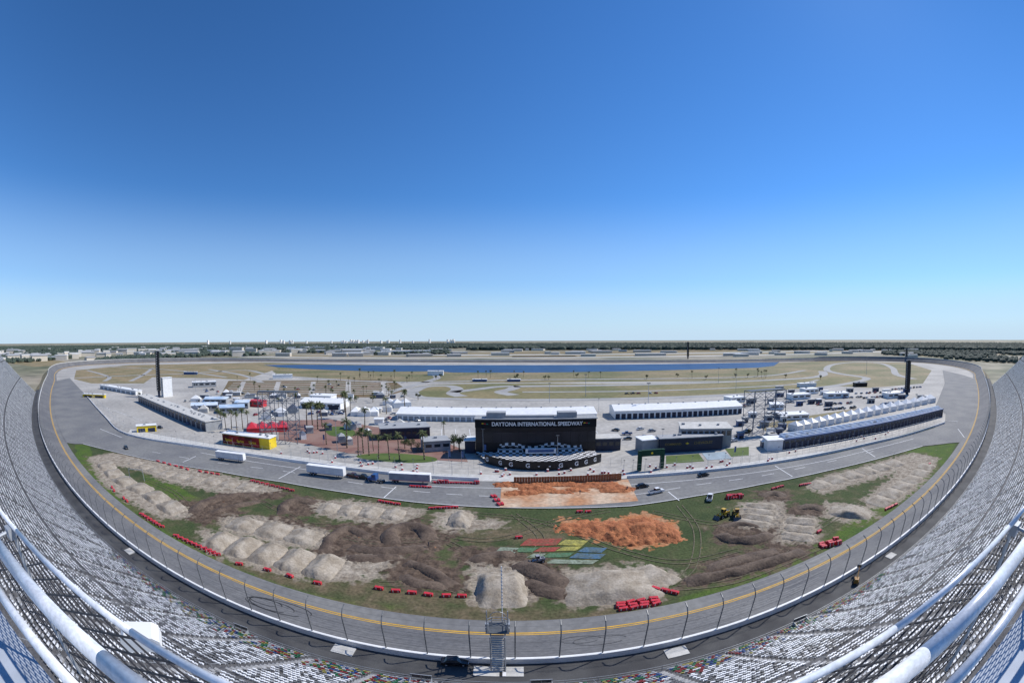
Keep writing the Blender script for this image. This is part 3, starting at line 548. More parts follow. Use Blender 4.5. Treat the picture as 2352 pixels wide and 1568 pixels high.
for x in(-.9,.9):
    for y in(-.7,.7): O('wheel',inst(wh,(x,y,.42),1.2),r)
p=S(1045,1522,4.1); place(cars[(K_,False)],'car',(p.x,p.y,4.02),math.radians(4),"black car parked on the walkway behind the wall",'car',None,.85)
# --- buildings
winb=MB(); winb.box((0,0,0),(1,1,1)); winb=winb.mesh('window',glass); doorb=MB(); doorb.box((0,0,0),(1,1,1)); doorb=doorb.mesh('door',dblue)
gdoor=MB(); gdoor.box((0,0,0),(1,1,1)); gdoor=gdoor.mesh('door',grey)
def building(A,Bq,depth,top,name,label,cat='building',wm=white,rm=white,roof='flat',nw=0,nd=0,wz=.6,wh_=.3,group=None,h=None,nwr=0,ds=doorb):
    a,b_=S(*A),S(*Bq); d=b_-a; L=d.length; h=h or max(2.5,zat(a,A[0],top)); rz=math.atan2(d.y,d.x)
    root=O(name,None,None,label,cat,group,None,(a.x,a.y,-.1),rz)
    m=MB(); m.box((L/2,depth/2,h/2),(L,depth,h)); O('wall',m.mesh('wall',wm),root)
    m=MB()
    if roof=='flat':
        m.box((L/2,depth/2,h+.2),(L+.8,depth+.8,.4))
        if cat=='building' and L>12:
            for i in range(int(L/7)): m.box((random.uniform(1.5,L-1.5),depth*random.uniform(.3,.7),h+.8),(random.uniform(.8,1.6),1.2,.8),1)
    elif roof=='gable':
        r=depth*.1; m.add([(-.5,-.5,h),(L+.5,-.5,h),(L+.5,depth+.5,h),(-.5,depth+.5,h),(-.5,depth/2,h+r),(L+.5,depth/2,h+r)],[(0,1,5,4),(2,3,4,5),(0,4,3),(1,2,5),(0,3,2,1)])
        for i in range(int(L/9)): m.box((L*(i+.5)/int(L/9),depth/2,h+r+.1),(.9,.9,.7),1)
    else:
        k=max(1,int(L/6)); 
        for i in range(k):
            x0,x1=L*i/k,L*(i+1)/k; m.add([(x0,-.2,h),(x1,-.2,h),(x1,depth,h),(x0,depth,h),((x0+x1)/2,depth/2,h+min(3,(x1-x0)*.4))],[(0,1,4),(1,2,4),(2,3,4),(3,0,4)])
    O('roof',m.mesh('roof',[rm,grey]),root)
    for i in range(nw): O('window',winb,root,loc=(L*(i+.5)/nw,-.02,h*wz),sc=(L/nw*.7,.1,h*wh_))
    for i in range(nwr): O('window',winb,root,loc=(L+.02,depth*(i+.5)/nwr,h*wz),sc=(.1,depth/nwr*.7,h*wh_))
    for i in range(nd): O('door',ds,root,loc=(L*(i+.5)/nd,-.03,h*.32+.05),sc=(L/nd*.72,.12,h*.62))
    return root,L,h
building((912,964),(1370,964),26,949,'garage_building',"long white flat garage building with open bays",nd=34,roof='gable',ds=gdoor)
building((1412,962),(1704,949),24,943,'garage_building',"long white garage building with blue doors",nd=24,roof='gable')
building((318,922),(474,991),12,900,'garage_building',"long grey two-storey garage with flat light roof",wm=grey,rm=concl,nw=24,nd=20,wz=.75,wh_=.22,h=5.5)
building((230,892),(312,907),9,882,'service_building',"low white building with yellow trim in the car park",nd=8,h=4,ds=gdoor)
building((315,993),(360,990),4,981,'kiosk',"yellow and white box kiosk on the paving",wm=yellb,h=3.6,nd=2)
building((190,912),(240,914),4,900,'kiosk',"yellow and white box kiosk by the pit wall",wm=yellb,h=3.0,nd=2)
rS,LS,hS=building((513,1018),(620,1032),7,1000,'display_trailer',"red and yellow sponsor building with Sprint lettering",wm=yellb,rm=white,h=5.2)
m=MB(); m.box((LS*.4,-.1,2.6),(LS*.8,.15,4.6)); O('sign_panel',m.mesh('sign_panel',M('dark_red_panel',(.34,.02,.02),(.05,.01,.01),.12)),rS)
def text(s,size,mat,parent,loc,rot=(math.pi/2,0,0),sx=1.,bold=.02):
    cu=bpy.data.curves.new('lettering','FONT'); cu.body=s; cu.size=size; cu.align_x='CENTER'; cu.align_y='CENTER'; cu.extrude=.02; cu.offset=bold*size/2; t=bpy.data.objects.new('tmp',cu); COL.objects.link(t)
    bpy.context.view_layer.update(); me_=bpy.data.meshes.new_from_object(t.evaluated_get(bpy.context.evaluated_depsgraph_get())); bpy.data.objects.remove(t); me_.materials.clear(); me_.materials.append(mat)
    o=O('lettering',me_,parent,loc=loc); o.rotation_euler=rot; o.scale=(sx,1,1); return o
for i in range(3): text('Sprint',1.9,yellb,rS,(LS*(.14+.26*i),-.25,2.4))
building((570,933),(603,935),8,920,'pavilion',"dark red pavilion beside the fan plaza",wm=red,rm=red,nw=3)
building((690,937),(782,941),22,922,'exhibit_hall',"white exhibition building with stepped roof",nw=6,nd=3,roof='gable'); building((712,925),(760,927),14,908,'exhibit_hall',"white upper exhibition hall block",nw=4)
building((805,955),(868,955),14,945,'marquee_tent',"white marquee tent with peaked roof",'tent',roof='peak')
r_,L_,h_=building((567,994),(664,990),14,984,'marquee_tent',"bright red peaked marquee tent on the plaza",'tent',wm=red,rm=red,roof='peak'); text('EXPERIENCE',1.5,white,r_,(L_*.5,-.15,h_*.6))
for q in [(440,945,500,943),(505,950,562,948),(470,930,520,930),(540,938,570,938)]: building(q[:2],q[2:],14,q[1]-14,'canopy_building',"low building with pale blue glazed roof panels",wm=grey,rm=mat_glass_roof,roof='gable',nw=4)
for q in [(415,965,436,968),(446,972,470,976),(600,962,622,962),(628,955,660,955),(660,948,684,948),(735,955,752,955),(860,975,880,975),(905,985,930,985),(935,990,955,988),(880,945,900,945),(790,985,803,985)]+[(u_,v_,u_+random.uniform(10,24),v_) for u_,v_ in [(random.uniform(400,900),random.choice([908,914,922,930,948,956])) for i in range(34)]]+[(u_,v_,u_+random.uniform(8,16),v_-1) for u_,v_ in [(random.uniform(690,860),random.uniform(975,1025)) for i in range(8)]]:
    building(q[:2],q[2:],5,q[1]-8,'vendor_tent',"small vendor tent on the plaza paving",'tent',roof=random.choice(['peak','peak','flat']),group='vendor tents on the plaza',h=random.uniform(2.4,3.4),wm=random.choice([white,grey,gblue,concl]),rm=random.choice([white,white,concl,grey,gblue]))
building((875,1010),(988,1005),14,985,'concession_building',"dark grey concession building with pale roof",wm=dblue,rm=grey,nw=8)
building((975,1038),(1035,1034),10,1015,'service_building',"low grey service building near the scoreboard",wm=grey,rm=grey,nw=3)
building((905,937),(945,935),8,925,'marquee_tent',"small white tent beside the garages",'tent',roof='peak')
building((1562,1027),(1678,1026),16,985,'control_building',"two-storey grey control building with strip windows",wm=grey,rm=concl,nw=9,wz=.78,wh_=.25,nwr=3)
rC,LC,hC=building((1515,1040),(1658,1031),7,1008,'hospitality_building',"dark navy low building with gold lettering",wm=dblue,rm=grey)
gold=M('gold_letter',(.3,.22,.08),None,.5)
text('CHEVROLET',1.7,gold,rC,(LC*.68,-.1,hC*.6)); text('COMMAND',1.5,gold,rC,(LC*.2,-.1,hC*.6))
m=MB(); m.box((0,0,0),(1.6,.08,.35)); m.box((0,0.003,0),(.6,.08,.8)); O('emblem',m.mesh('emblem',yellb),rC,loc=(LC*.42,-.1,hC*.62))
rr,Lr,hr_b=building((1800,1032),(2165,955),9,1008,'pit_suite_building',"long low suite building with blue roof edge",wm=gblue,rm=blue,nw=46,wz=.72,wh_=.22,nd=40,h=4.6)
m=MB()
for k_ in range(4): m.box((Lr/2,1.9+k_*1.1,hr_b+.45+.22*k_),(Lr-1,1.08,.3+.44*k_))
O('terrace',m.mesh('terrace',M('seating_deck_blue_grey',(.55,.6,.66),(.32,.42,.56),.4,fine=.3,fs=.8)),rr)
building((1762,1035),(1797,1033),9,1012,'box_building',"plain white cabin at the end of the suites"); building((1475,1040),(1512,1036),8,1012,'box_building',"grey cabin beside the control building",wm=grey)
for q in [(1798,965,1858,962),(1820,918,1862,915),(1900,915,1950,913),(1680,925,1712,922),(1850,905,1880,903),(2040,915,2075,912),(1770,940,1800,940)]: building(q[:2],q[2:],12,q[1]-11,'paddock_building',"white paddock building with flat roof",nw=3,group='paddock buildings')
for i in range(24): 
    q=(random.uniform(1710,2130),random.uniform(895,940)); building(q,(q[0]+random.uniform(10,18),q[1]-.6),3,q[1]-4,'transporter_trailer',"transporter trailer parked in the paddock",'trailer',group='transporters in the paddock',h=3.4,wm=random.choice([white,gblue,blue,grey]),rm=random.choice([white,concl,grey]),nd=2)
for i in range(16): 
    q=(random.uniform(1690,1800),random.uniform(955,1030)); building(q,(q[0]+random.uniform(8,18),q[1]-.6),4,q[1]-4,'equipment_container',"blue or white equipment container near the tower",'container',group='equipment containers near the tower',h=2.8,wm=random.choice([white,blue,gblue,grey]),rm=random.choice([white,gblue,concl]),nd=1)
for i in range(18):
    q=(1830+i*18,992-i*3.9); building(q,(q[0]+13,q[1]-2.5),8,q[1]-12,'marquee_tent',"white peaked hospitality tent behind the suites",'tent',roof='peak',h=3.5,group='white hospitality tents')
building((982,862),(1018,862),10,852,'pavilion',"white roofed pavilion beside the lake"); building((627,870),(672,869),10,861,'pavilion',"white roofed pavilion on the grass"); building((1085,876),(1118,876),6,871,'pavilion',"small blue pavilion on the road course",wm=blue); building((1165,876),(1195,876),6,871,'pavilion',"small blue pavilion on the road course",wm=blue)
building((1965,888),(1992,887),8,880,'shed',"black shed beside the road course",wm=black,rm=black); building((422,860),(452,860),6,854,'pavilion',"small blue shelter on dry grass",wm=blue); building((443,890),(497,888),12,878,'paddock_building',"low grey infield building",wm=grey,nw=4)
building((1838,889),(1875,887),8,881,'paddock_building',"white trailer office by the road course")
# scoreboard building
a,b_=S(1093,1043),S(1367,1040); d=b_-a; L=d.length; rz=math.atan2(d.y,d.x); h=zat(a,1093,962)
root=O('scoreboard_building',None,None,"large black trackside board with white speedway lettering","scoreboard",None,None,(a.x,a.y,-.1),rz)
m=MB(); m.box((L/2,4.5,h/2),(L,9,h)); O('wall',m.mesh('wall',black),root)
O('sign_board',MB().box((L/2,-.05,h-1.9),(L+.3,.5,3.6)).mesh('sign_board',M('sign_black',(.01,.01,.012),None,.3)),root)
m=MB(); m.box((L/2,3,h+.2),(L+1,8,.35)); m.box((L*.17,3.5,h+1.6),(L*.16,5,2.4)); m.box((L*.76,3.5,h+1.6),(L*.16,5,2.4)); m.box((L*.45,3.,h+.9),(L*.4,3,1.)); O('roof',m.mesh('roof',grey),root)
for i in range(9):
    m=MB(); m.cyl((-L/18,0,.9),(L/18,0,.9),.04,.04,4); m.cyl((-L/18,0,.5),(L/18,0,.5),.03,.03,4)
    for t in range(4): m.cyl((-L/18+L/36*t,0,0),(-L/18+L/36*t,0,.9),.03,.03,4)
    O('roof_railing',m.mesh('r',steel),root,loc=(L*(i+.5)/9,-.3,h+.4))
text('DAYTONA INTERNATIONAL SPEEDWAY',2.4,white,root,(L*.51,-.35,h-2.1),sx=.9,bold=.05)
for x in(.08,.92):
    m=MB()
    for k_ in range(3): m.box((-1+k_*.95,0,-.1*k_+.1),(.85,.06,.35),k_)
    O('emblem',m.mesh('e',[yellb,red,M('teal_panel',(.03,.25,.2),None,1)]),root,loc=(L*x,-.36,h-1.9))
dp=M('display_dark',(.02,.022,.026),(.035,.035,.04),.1,rough=.3)
dpm=MB().box((0,0,0),(1,1,1)).mesh('panel',dp)
for i in range(14): O('display_panel',dpm,root,loc=(L*(i+.5)/14,-.06,h*.5),sc=(L/14-.15,.1,h*.3))
chk=bpy.data.materials.new('checkered'); chk.use_nodes=True; nn=chk.node_tree.nodes; ck=nn.new('ShaderNodeTexChecker'); ck.inputs['Scale'].default_value=.7; ck.inputs[1].default_value=(.7,.7,.7,1); ck.inputs[2].default_value=(.015,.015,.015,1)
tc=nn.new('ShaderNodeTexCoord'); vm_=nn.new('ShaderNodeVectorMath'); vm_.inputs[1].default_value=(.037,.013,.021); chk.node_tree.links.new(tc.outputs['Object'],vm_.inputs[0]); chk.node_tree.links.new(vm_.outputs[0],ck.inputs[0]); chk.node_tree.links.new(ck.outputs[0],nn['Principled BSDF'].inputs['Base Color'])
m=MB(); xs=np.linspace(L*.2,L*.88,25)
vsb=[(x,-.12,h*.2+.9*math.sin(i*.5)) for i,x in enumerate(xs)]+[(x,-.12,h*.3+.9*math.sin(i*.5)) for i,x in enumerate(xs)]
m.add(vsb,[(i,i+1,i+26,i+25) for i in range(24)]); O('checkered_band',m.mesh('band',chk),root)
Pa=[S(*q) for q in [(1114,1062),(1150,1072),(1200,1078),(1250,1079),(1300,1077),(1345,1070),(1380,1060)]]; Pc=cat_rom(Pa,4)
vl=O('victory_lane',None,None,"curved black barrier enclosing a checkered podium area","podium",None,None,(0,0,0))
s_=strip('wall',Pc,[(-.15,0),(-.15,3.5),(.15,3.5),(.15,0)],black,kind=None); s_.parent=vl
m=MB(); inner=[p+q*.3 for p,q in zip(Pc,normals(Pc))]; q0,q1=S(1366,1042),S(1093,1045); m.add([(p.x,p.y,1.0) for p in inner]+[(q0.x,q0.y-.4,1.6),(q1.x,q1.y-.4,1.6)],[tuple(range(len(inner)+2))]); O('floor',m.mesh('floor',chk),vl)
m=MB(); c_=S(1242,1050); m.box((c_.x,c_.y,3.),(13,2,2.)); O('podium',m.mesh('podium',[white]),vl)
O('sign_panel',MB().box((c_.x,c_.y-1.05,3.2),(11,.1,1.2)).mesh('sign_panel',[blue]),vl)
for st_ in(-13,13):
    m=MB()
    for k in range(4): m.box((c_.x+st_,c_.y+2+k*.8,1.6+.2*k),(11,.8,.35+.4*k))
    O('steps',m.mesh('steps',chk),vl)
NC=normals(Pc)
for i,ch in zip([1,4,6,9,11,13,15,18,20,22],['G','G','G','G','-','-','G','G','G','G']):
    p=Pc[i]; q=NC[i]; t=text(ch,2.4,white,vl,(p.x-q.x*.25,p.y-q.y*.25,1.75),bold=.05); t.rotation_euler=(math.pi/2,0,math.atan2(q.y,q.x)-math.pi/2)
building((1367,1035),(1425,1033),9,1008,'canopy_building',"open canopy pavilion with pale roof beside the scoreboard",wm=dblue,rm=concl,nw=4); building((1068,1040),(1092,1040),8,1012,'canopy_building',"white awning pavilion beside the scoreboard",wm=dblue,rm=white)
a,b_=S(1464,1080),S(1523,1074); d=b_-a; L=d.length; h=zat(a,1464,1035); gr=M('dark_green',(.01,.05,.03),None,.5)
root=O('gateway',None,None,"dark green gateway arch over the pit entrance","gateway",None,None,(a.x,a.y,0),math.atan2(d.y,d.x))
for x in(.7,L-.7): O('leg',MB().box((0,0,h/2),(1.4,1.4,h)).mesh('leg',gr),root,loc=(x,0,0))
O('beam',MB().box((L/2,0,h-1.1),(L-2.9,1.3,2.4)).mesh('beam',gr),root); O('clock',MB().cyl((L/2,-.75,h-1.1),(L/2,-.66,h-1.1),.45,.45,16).mesh('clock',yellb),root)
for u,v in[(743,1020),(1030,1060),(1685,1050),(1112,1045),(700,995),(930,1025),(1060,1062)]:
    p=S(u,v); r=O('banner',None,None,"tall narrow blue banner on a thin pole","banner","blue banners around the plaza",None,p,0); O('pole',MB().cyl((0,0,0),(0,0,5),.06,.06,5).mesh('pole',steel),r); O('flag',MB().box((.5,0,3.6),(.9,.04,2.6)).mesh('flag',blue),r)
br=MB(); br.cyl((0,0,0),(0,0,.55),.35,.38,10,0); br.cyl((0,0,.55),(0,0,.8),.38,.36,10,1); brm=br.mesh('barrel',[red,white])
for i in range(70):
    t=random.random(); u=640+t*1400; v=float(np.interp(u,[640,900,1150,1440,1600,1800,2040],[1040,1078,1093,1088,1074,1052,1000]))+random.uniform(-14,4)
    p=S(u,v); O('barrel',brm,None,"small red and white barrel near the pit wall","barrel","barrels along the pit lane",loc=(p.x,p.y,-.01),sc=1.2)
# --- lattice towers
tg_=M('tower_grey',(.2,.22,.25),None,1)
def lattice(A,Bq,top,label):
    a,b_=S(*A),S(*Bq); d=b_-a; L=d.length; h=zat((a+b_)/2,(A[0]+Bq[0])/2,top); m=MB(); nx=3; dp=L*.45; lv=5
    for i in range(nx+1):
        for y in(0,dp): m.cyl((L*i/nx,y,0),(L*i/nx,y,h),.22,.22,4)
    for k in range(1,lv+1):
        z=h*k/lv
        for y in(0,dp): m.cyl((0,y,z),(L,y,z),.15,.15,4)
        for i in range(nx+1): m.cyl((L*i/nx,0,z),(L*i/nx,dp,z),.12,.12,4)
        for i in (0,nx-1) if k<lv else range(nx):
            for y in(0,dp): m.cyl((L*i/nx,y,z-h/lv),(L*(i+1)/nx,y,z),.12,.12,4); m.cyl((L*i/nx,y,z),(L*(i+1)/nx,y,z-h/lv),.12,.12,4)
    r=O('lattice_tower',None,None,label,'tower',None,None,a,math.atan2(d.y,d.x)); O('frame',m.mesh('frame',tg_),r)
    O('catwalk',MB().box((L/2,dp/2,h+.2),(L*1.1,dp*.5,.3)).mesh('catwalk',dsteel),r)
lattice((600,1017),(684,1019),902,"tall grey steel lattice scaffold tower over the plaza"); lattice((1727,1000),(1800,990),898,"tall grey steel lattice scaffold tower beside the suites")
def pylon(u,v,top,wd=3.):
    a=S(u,v); h=zat(a,u,top); r=O('scoring_pylon',None,None,"tall black scoring pylon with stacked number panels",'pylon',None,None,a,math.atan2(a.y,a.x)-math.pi/2)
    O('column',MB().box((0,0,h/2),(wd*.6,wd*.6,h)).mesh('column',dblue),r)
    k=16; pmh=MB(); pmh.box((0,0,0),(wd,wd,h*.85/k*.8),0); pmh.box((-wd*.25,-wd*.5-.03,0),(wd*.2,.06,h*.85/k*.35),1); pmh=pmh.mesh('p',[black,grey])
    for i in range(k): O('display_panel',pmh,r,loc=(0,0,h*.14+h*.85*(i+.5)/k))
pylon(366,912,806,4.5); pylon(2083,905,826,6); pylon(1580,824,785,6); pylon(2082,830,800,6)
building((376,912),(397,910),6,868,'switch_building',"tall white equipment cabinet beside the pylon")
# --- palms
def palm_proto(sd):
    random.seed(sd); t=MB(); N=8; lean=random.uniform(-.06,.06)
    for i in range(N): t.cyl((lean*i/N,0,i/N),(lean*(i+1)/N,0,(i+1)/N),.024*(1.3-.6*i/N),.024*(1.3-.6*(i+1)/N),7)
    c=MB()
    for k in range(30):
        a=random.uniform(0,6.28); el=random.uniform(-.4,1.2); Lf=random.uniform(.2,.28); pts=[]; p=Vector((lean,0,1.)); dr=Vector((math.cos(a)*math.cos(el),math.sin(a)*math.cos(el),math.sin(el))); sd_=Vector((-math.sin(a),math.cos(a),0))
        for s in range(7):
            pts.append(p.copy()); p=p+dr*(Lf/6); dr.z-=.26; dr.normalize()
        for s in range(6):
            for sg in(-1,1):
                q=pts[s]; q2=pts[s+1]; wd=.05*math.sin(math.pi*(s+1.2)/8.); e=q2+sd_*sg*wd-Vector((0,0,wd*.55)); c.add([q,q.lerp(q2,.55),e],[(0,1,2)]); c.add([q.lerp(q2,.5),q2,e+ (q2-q)*.4],[(0,1,2)])
    return [('trunk',t.mesh('trunk',bark,True),None),('crown',c.mesh('crown',palml),None)]
PP=[palm_proto(i) for i in range(4)]; random.seed(11)
def palm(u,v,h=None,top=None):
    p=S(u,v); h=h or max(5,zat(p,u,top)); place(random.choice(PP),'palm_tree',(p.x,p.y,-.1),random.uniform(0,6.28),"tall palm tree with slim trunk and feathery crown",'palm tree','palm trees in the infield',h)
for u,v,t in [(795,960,905),(730,985,930),(718,975,925),(705,980,930),(740,978,928),(838,985,940),(888,950,915),(930,940,900),(797,1028,967),(823,1045,995),(835,1040,985),(848,1045,992),(858,1035,1000),(870,1052,1002),(895,1055,1002),(918,1055,1000),(975,1055,995),(510,985,945),(520,992,952),(532,985,945),(545,992,950),(558,985,942),(570,980,945),(500,975,940),(792,945,905),(805,950,915),(640,940,915),(1020,1000,970),(750,1020,975)]: palm(u,v,top=t)
for i in range(20): palm(random.uniform(700,1780),random.choice([864,866,868]),h=random.uniform(7,11))
for i in range(46): palm(random.uniform(540,940),random.uniform(872,925),h=random.uniform(6,9))
def tree_proto(sd):
    random.seed(sd); t=MB(); t.cyl((0,0,0),(0,0,.45),.05,.035,7)
    cl=[]
    for k in range(7):
        a=k*.9+random.random(); r=random.uniform(.12,.3); e=(math.cos(a)*r,math.sin(a)*r,random.uniform(.5,.85)); t.cyl((0,0,.38),e,.022,.008,5); cl.append(e)
    c=MB()
    for e in cl:
        for k in range(60):
            d=Vector((random.gauss(0,1),random.gauss(0,1),random.gauss(0,.8))).normalized()*random.uniform(.06,.2); q=Vector(e)+d; a=Vector((random.gauss(0,1),random.gauss(0,1),random.gauss(0,1))).normalized()*.035; b2=a.orthogonal().normalized()*.03
            c.add([q-a,q-b2,q+a,q+b2],[(0,1,2,3)])
    return [('trunk',t.mesh('trunk',bark),None),('crown',c.mesh('crown',leaf),None)]
TT=[tree_proto(i) for i in range(3)]; random.seed(5)
for u,v,h in [(1055,1035,8),(1043,1030,7),(945,1033,6),(960,1036,5),(930,1030,5),(1720,1000,4)]+[(random.uniform(300,1000),random.uniform(905,925),6) for i in range(8)]+[(random.uniform(1000,1900),random.uniform(866,872),6) for i in range(14)]:
    p=S(u,v); place(random.choice(TT),'tree',(p.x,p.y,0),random.uniform(0,6),"leafy green tree in the infield",'tree','trees in the infield',h)
# --- infield surfaces
poly('dry_grass',[(175,850),(300,838),(600,832),(640,846),(560,872),(480,868),(350,866),(330,880),(210,880),(170,870)],-.08,tan)
poly('dry_grass',[(600,832),(1900,829),(2080,832),(2140,850),(2120,880),(2000,890),(1900,885),(1750,872),(1400,876),(1000,878),(900,876),(640,862)],-.09,tang)
poly('dry_grass',[(945,898),(985,884),(1200,880),(1500,880),(1850,866),(1960,868),(1900,888),(1700,906),(1400,916),(1100,919),(985,914)],-.05,loopg,True)
poly('dry_grass',[(525,874),(900,870),(935,895),(880,912),(600,908),(505,910)],-.06,lotg)
poly('lake',[(605,838),(700,837),(1100,838),(1500,836),(1790,831),(1778,840),(1740,844),(1600,848),(1250,855),(1040,855),(1000,852),(880,853),(700,847),(640,843)],-.03,M('lake_water',(.009,.036,.11),(.013,.052,.14),.02,rough=.4,bump=.05,bs=.5,fine=.25,fs=.05,spec=.2))
for q,w_ in [([(945,900),(965,912),(1060,916),(1200,918),(1450,915),(1700,905),(1880,890),(1960,878),(1990,868),(1930,858),(1900,850),(1910,838),(1960,832),(2020,834),(2050,845),(2060,860),(2100,870)],13),([(945,900),(975,888),(1030,886),(1050,893),(1040,903),(1060,910)],13),([(1040,900),(1100,893),(1140,888),(1180,887),(1175,893),(1150,900),(1180,907)],13),([(1180,887),(1500,882),(1850,868),(1890,852)],15),([(1200,900),(1500,897),(1800,884),(1880,872)],7),
   ([(170,868),(300,862),(420,858),(560,850),(640,862),(900,877),(1200,872),(1700,866),(1850,850)],10),([(200,850),(250,865),(240,875)],8),([(350,845),(330,860),(300,875)],8),([(620,832),(1000,832),(1500,831),(1900,828)],16),([(880,905),(930,890),(1000,870),(1000,862)],10),([(480,848),(560,862),(600,878)],9),([(250,842),(400,850),(520,866)],8)]:
    road('road',q,w_,.0,roadm)
for i in range(8):
    v=877+i*4.1; road('road',[(535-i*4,v+2),(720,v),(890+i*2,v-3)],4.6,.01,conc)
for i in range(5): road('road',[(560+i*80,876),(545+i*85,908)],6,.02,conc)
for i in range(4): strip('painted_line',[S(300+i*24,955+i*9),S(240+i*26,935+i*9)],[(-.12,-.05),(.12,-.05)],white)
for i in range(14): strip('painted_line',[S(950+i*32,985),S(948+i*33,1000)],[(-.12,-.05),(.12,-.05)],white)
poly('brick_plaza',[(640,965),(760,962),(900,985),(1000,1005),(1060,1030),(1075,1060),(900,1048),(800,1040),(700,1018),(640,1010)],-.07,brick)
lawn=M('lawn',(.06,.1,.02),(.09,.13,.03),.1)
poly('lawn',[(820,1045),(900,1040),(990,1048),(1000,1058),(940,1062),(850,1056)],-.04,lawn,True); poly('lawn',[(1530,1046),(1605,1041),(1618,1058),(1530,1064)],-.04,lawn); poly('lawn',[(750,982),(800,980),(815,1000),(760,1000)],-.04,lawn,True); poly('lawn',[(1665,1030),(1720,1025),(1720,1045),(1680,1048)],-.04,lawn)
poly('paved_court',[(1612,1040),(1665,1036),(1680,1052),(1625,1056)],-.03,M('blue_grey_paving',(.3,.37,.42),None,.2))
poly('dry_grass',[(1740,975),(1850,955),(1950,940),(2060,930),(1900,960),(1760,990)],-.06,tan)
poly('concrete_apron',[(290,1000),(480,1033),(700,1066),(900,1090),(1000,1101),(1150,1105),(1440,1098),(1600,1086),(1800,1061),(1900,1043),(1890,1035),(1780,1052),(1600,1074),(1440,1086),(1150,1090),(1000,1086),(900,1075),(700,1050),(480,1018),(300,985)],-.01,concl)
pw=cat_rom([S(*q) for q in [(192,902),(240,957),(290,998),(480,1031),(700,1064),(900,1090),(1100,1103)]],5); pw2=cat_rom([S(*q) for q in [(1440,1098),(1600,1086),(1800,1061),(2000,1020),(2080,1001),(2170,972)]],5)
for P in(pw,pw2): strip('pit_wall',P,[(-.2,0),(-.2,1.1),(.2,1.1),(.2,0)],white,kind=None,label="low white concrete wall beside the pit road",cat="wall")
for P in(pw,pw2,[S(1000,1085),S(1114,1084)],[S(1385,1080),S(1460,1078)]):
    m=MB()
    for a,c in zip(P,P[1:]):
        k_=max(1,int((c-a).length/4))
        for i in range(k_): q=a.lerp(c,i/k_); m.cyl((q.x,q.y+6,0),(q.x,q.y+6,3.4),.05,.05,4)
        for z in(1.2,2.3,3.4): m.cyl((a.x,a.y+6,z),(c.x,c.y+6,z),.025,.025,3)
    O('pit_fence',m.mesh('pit_fence',steel),None,"thin steel wire fence running behind the pit wall","fence","pit lane fences")
lp=MB(); lp.cyl((0,0,0),(0,0,1),.012,.007,5); lpm=lp.mesh('pole',steel); lh=MB().box((0,0,1),(.12,.05,.03)).mesh('lamp_head',dsteel)
for i in range(60):
    P=pw if i%2 else pw2; p=P[int(i/59*(len(P)-1))]
    place([('pole',lpm,None),('lamp_head',lh,None)],'lamp_post',(p.x,p.y+5,0),0,"slim grey lamp post along the pit wall",'lamp post','lamp posts along the pit wall',5.5)
for u,v,t in [(1375,945,915),(1488,950,880),(1690,900,860),(1990,860,820),(1345,910,860),(1650,880,845),(1262,925,880),(450,900,855),(1280,1060,1000),(1820,1020,985),(1110,1045,985),(1520,1035,985),(775,1035,965),(2100,960,905)]:
    p=S(u,v); place([('pole',lpm,None),('lamp_head',lh,None)],'lamp_post',p,0,"tall slim floodlight pole in the infield",'lamp post','floodlight poles in the infield',zat(p,u,t))
# --- far scenery
def wood_mesh(N,umin,umax,d0,d1,hh,sd,dens=None,var=.3):
    r=np.random.default_rng(sd); ico=[(0,0,1)]+[(.9*math.cos(a),.9*math.sin(a),.35) for a in np.arange(6)*math.pi/3]+[(math.cos(a),math.sin(a),-.6) for a in np.arange(6)*math.pi/3+.5]; ico=np.array(ico)
    fs=[(0,1+i,1+(i+1)%6) for i in range(6)]+[(1+i,7+i,1+(i+1)%6) for i in range(6)]+[(7+i,7+(i+1)%6,1+(i+1)%6) for i in range(6)]; fs=np.array(fs)
    az=r.uniform(umin,umax,N); d=np.sqrt(r.uniform(d0*d0,d1*d1,N)); x=np.sin(az)*d; y=np.cos(az)*d
    ok=~((np.abs(x)<1020)&(y<1040)&(y>-80)); x=x[ok];y=y[ok]
    cl=np.array([noise.noise(Vector((a/400,c/400,sd))) for a,c in zip(x,y)]); k=cl>(dens if dens is not None else -9); x=x[k];y=y[k];n1=len(x)
    s=r.uniform(1-var,1+var*.6,n1)*hh; V=ico[None]*np.stack([s*.9,s*.9,s*.6],1)[:,None,:]*(r.uniform(.8,1.2,(n1,13,1))); V[:,:,0]+=x[:,None];V[:,:,1]+=y[:,None];V[:,:,2]+=s[:,None]*.5
    F=(fs[None]+(np.arange(n1)*13)[:,None,None]).reshape(-1,3); me=bpy.data.meshes.new('woodland'); me.from_pydata(V.reshape(-1,3).tolist(),[],F.tolist()); me.materials.append(leafd); return me
O('woodland',wood_mesh(20000,-.1,1.65,2100,4300,20,1,var=.15),label="dense dark green woodland stretching to the horizon",cat="woodland",kind='stuff')
O('woodland',wood_mesh(13000,-1.65,-.1,2600,5500,18,2,var=.15),label="dark green trees along the horizon",cat="woodland",kind='stuff')
O('woodland',wood_mesh(6000,-1.6,-.15,1500,3000,11,2,.05),label="scattered green trees between houses",cat="woodland",kind='stuff')
O('woodland',wood_mesh(2500,-1.6,-.75,1150,1700,9,3,.05),label="scattered green trees beyond the track",cat="woodland",kind='stuff')
O('woodland',wood_mesh(1800,.9,1.6,900,1900,10,4,-.05),label="green trees beyond the banked turn",cat="woodland",kind='stuff')
random.seed(3)
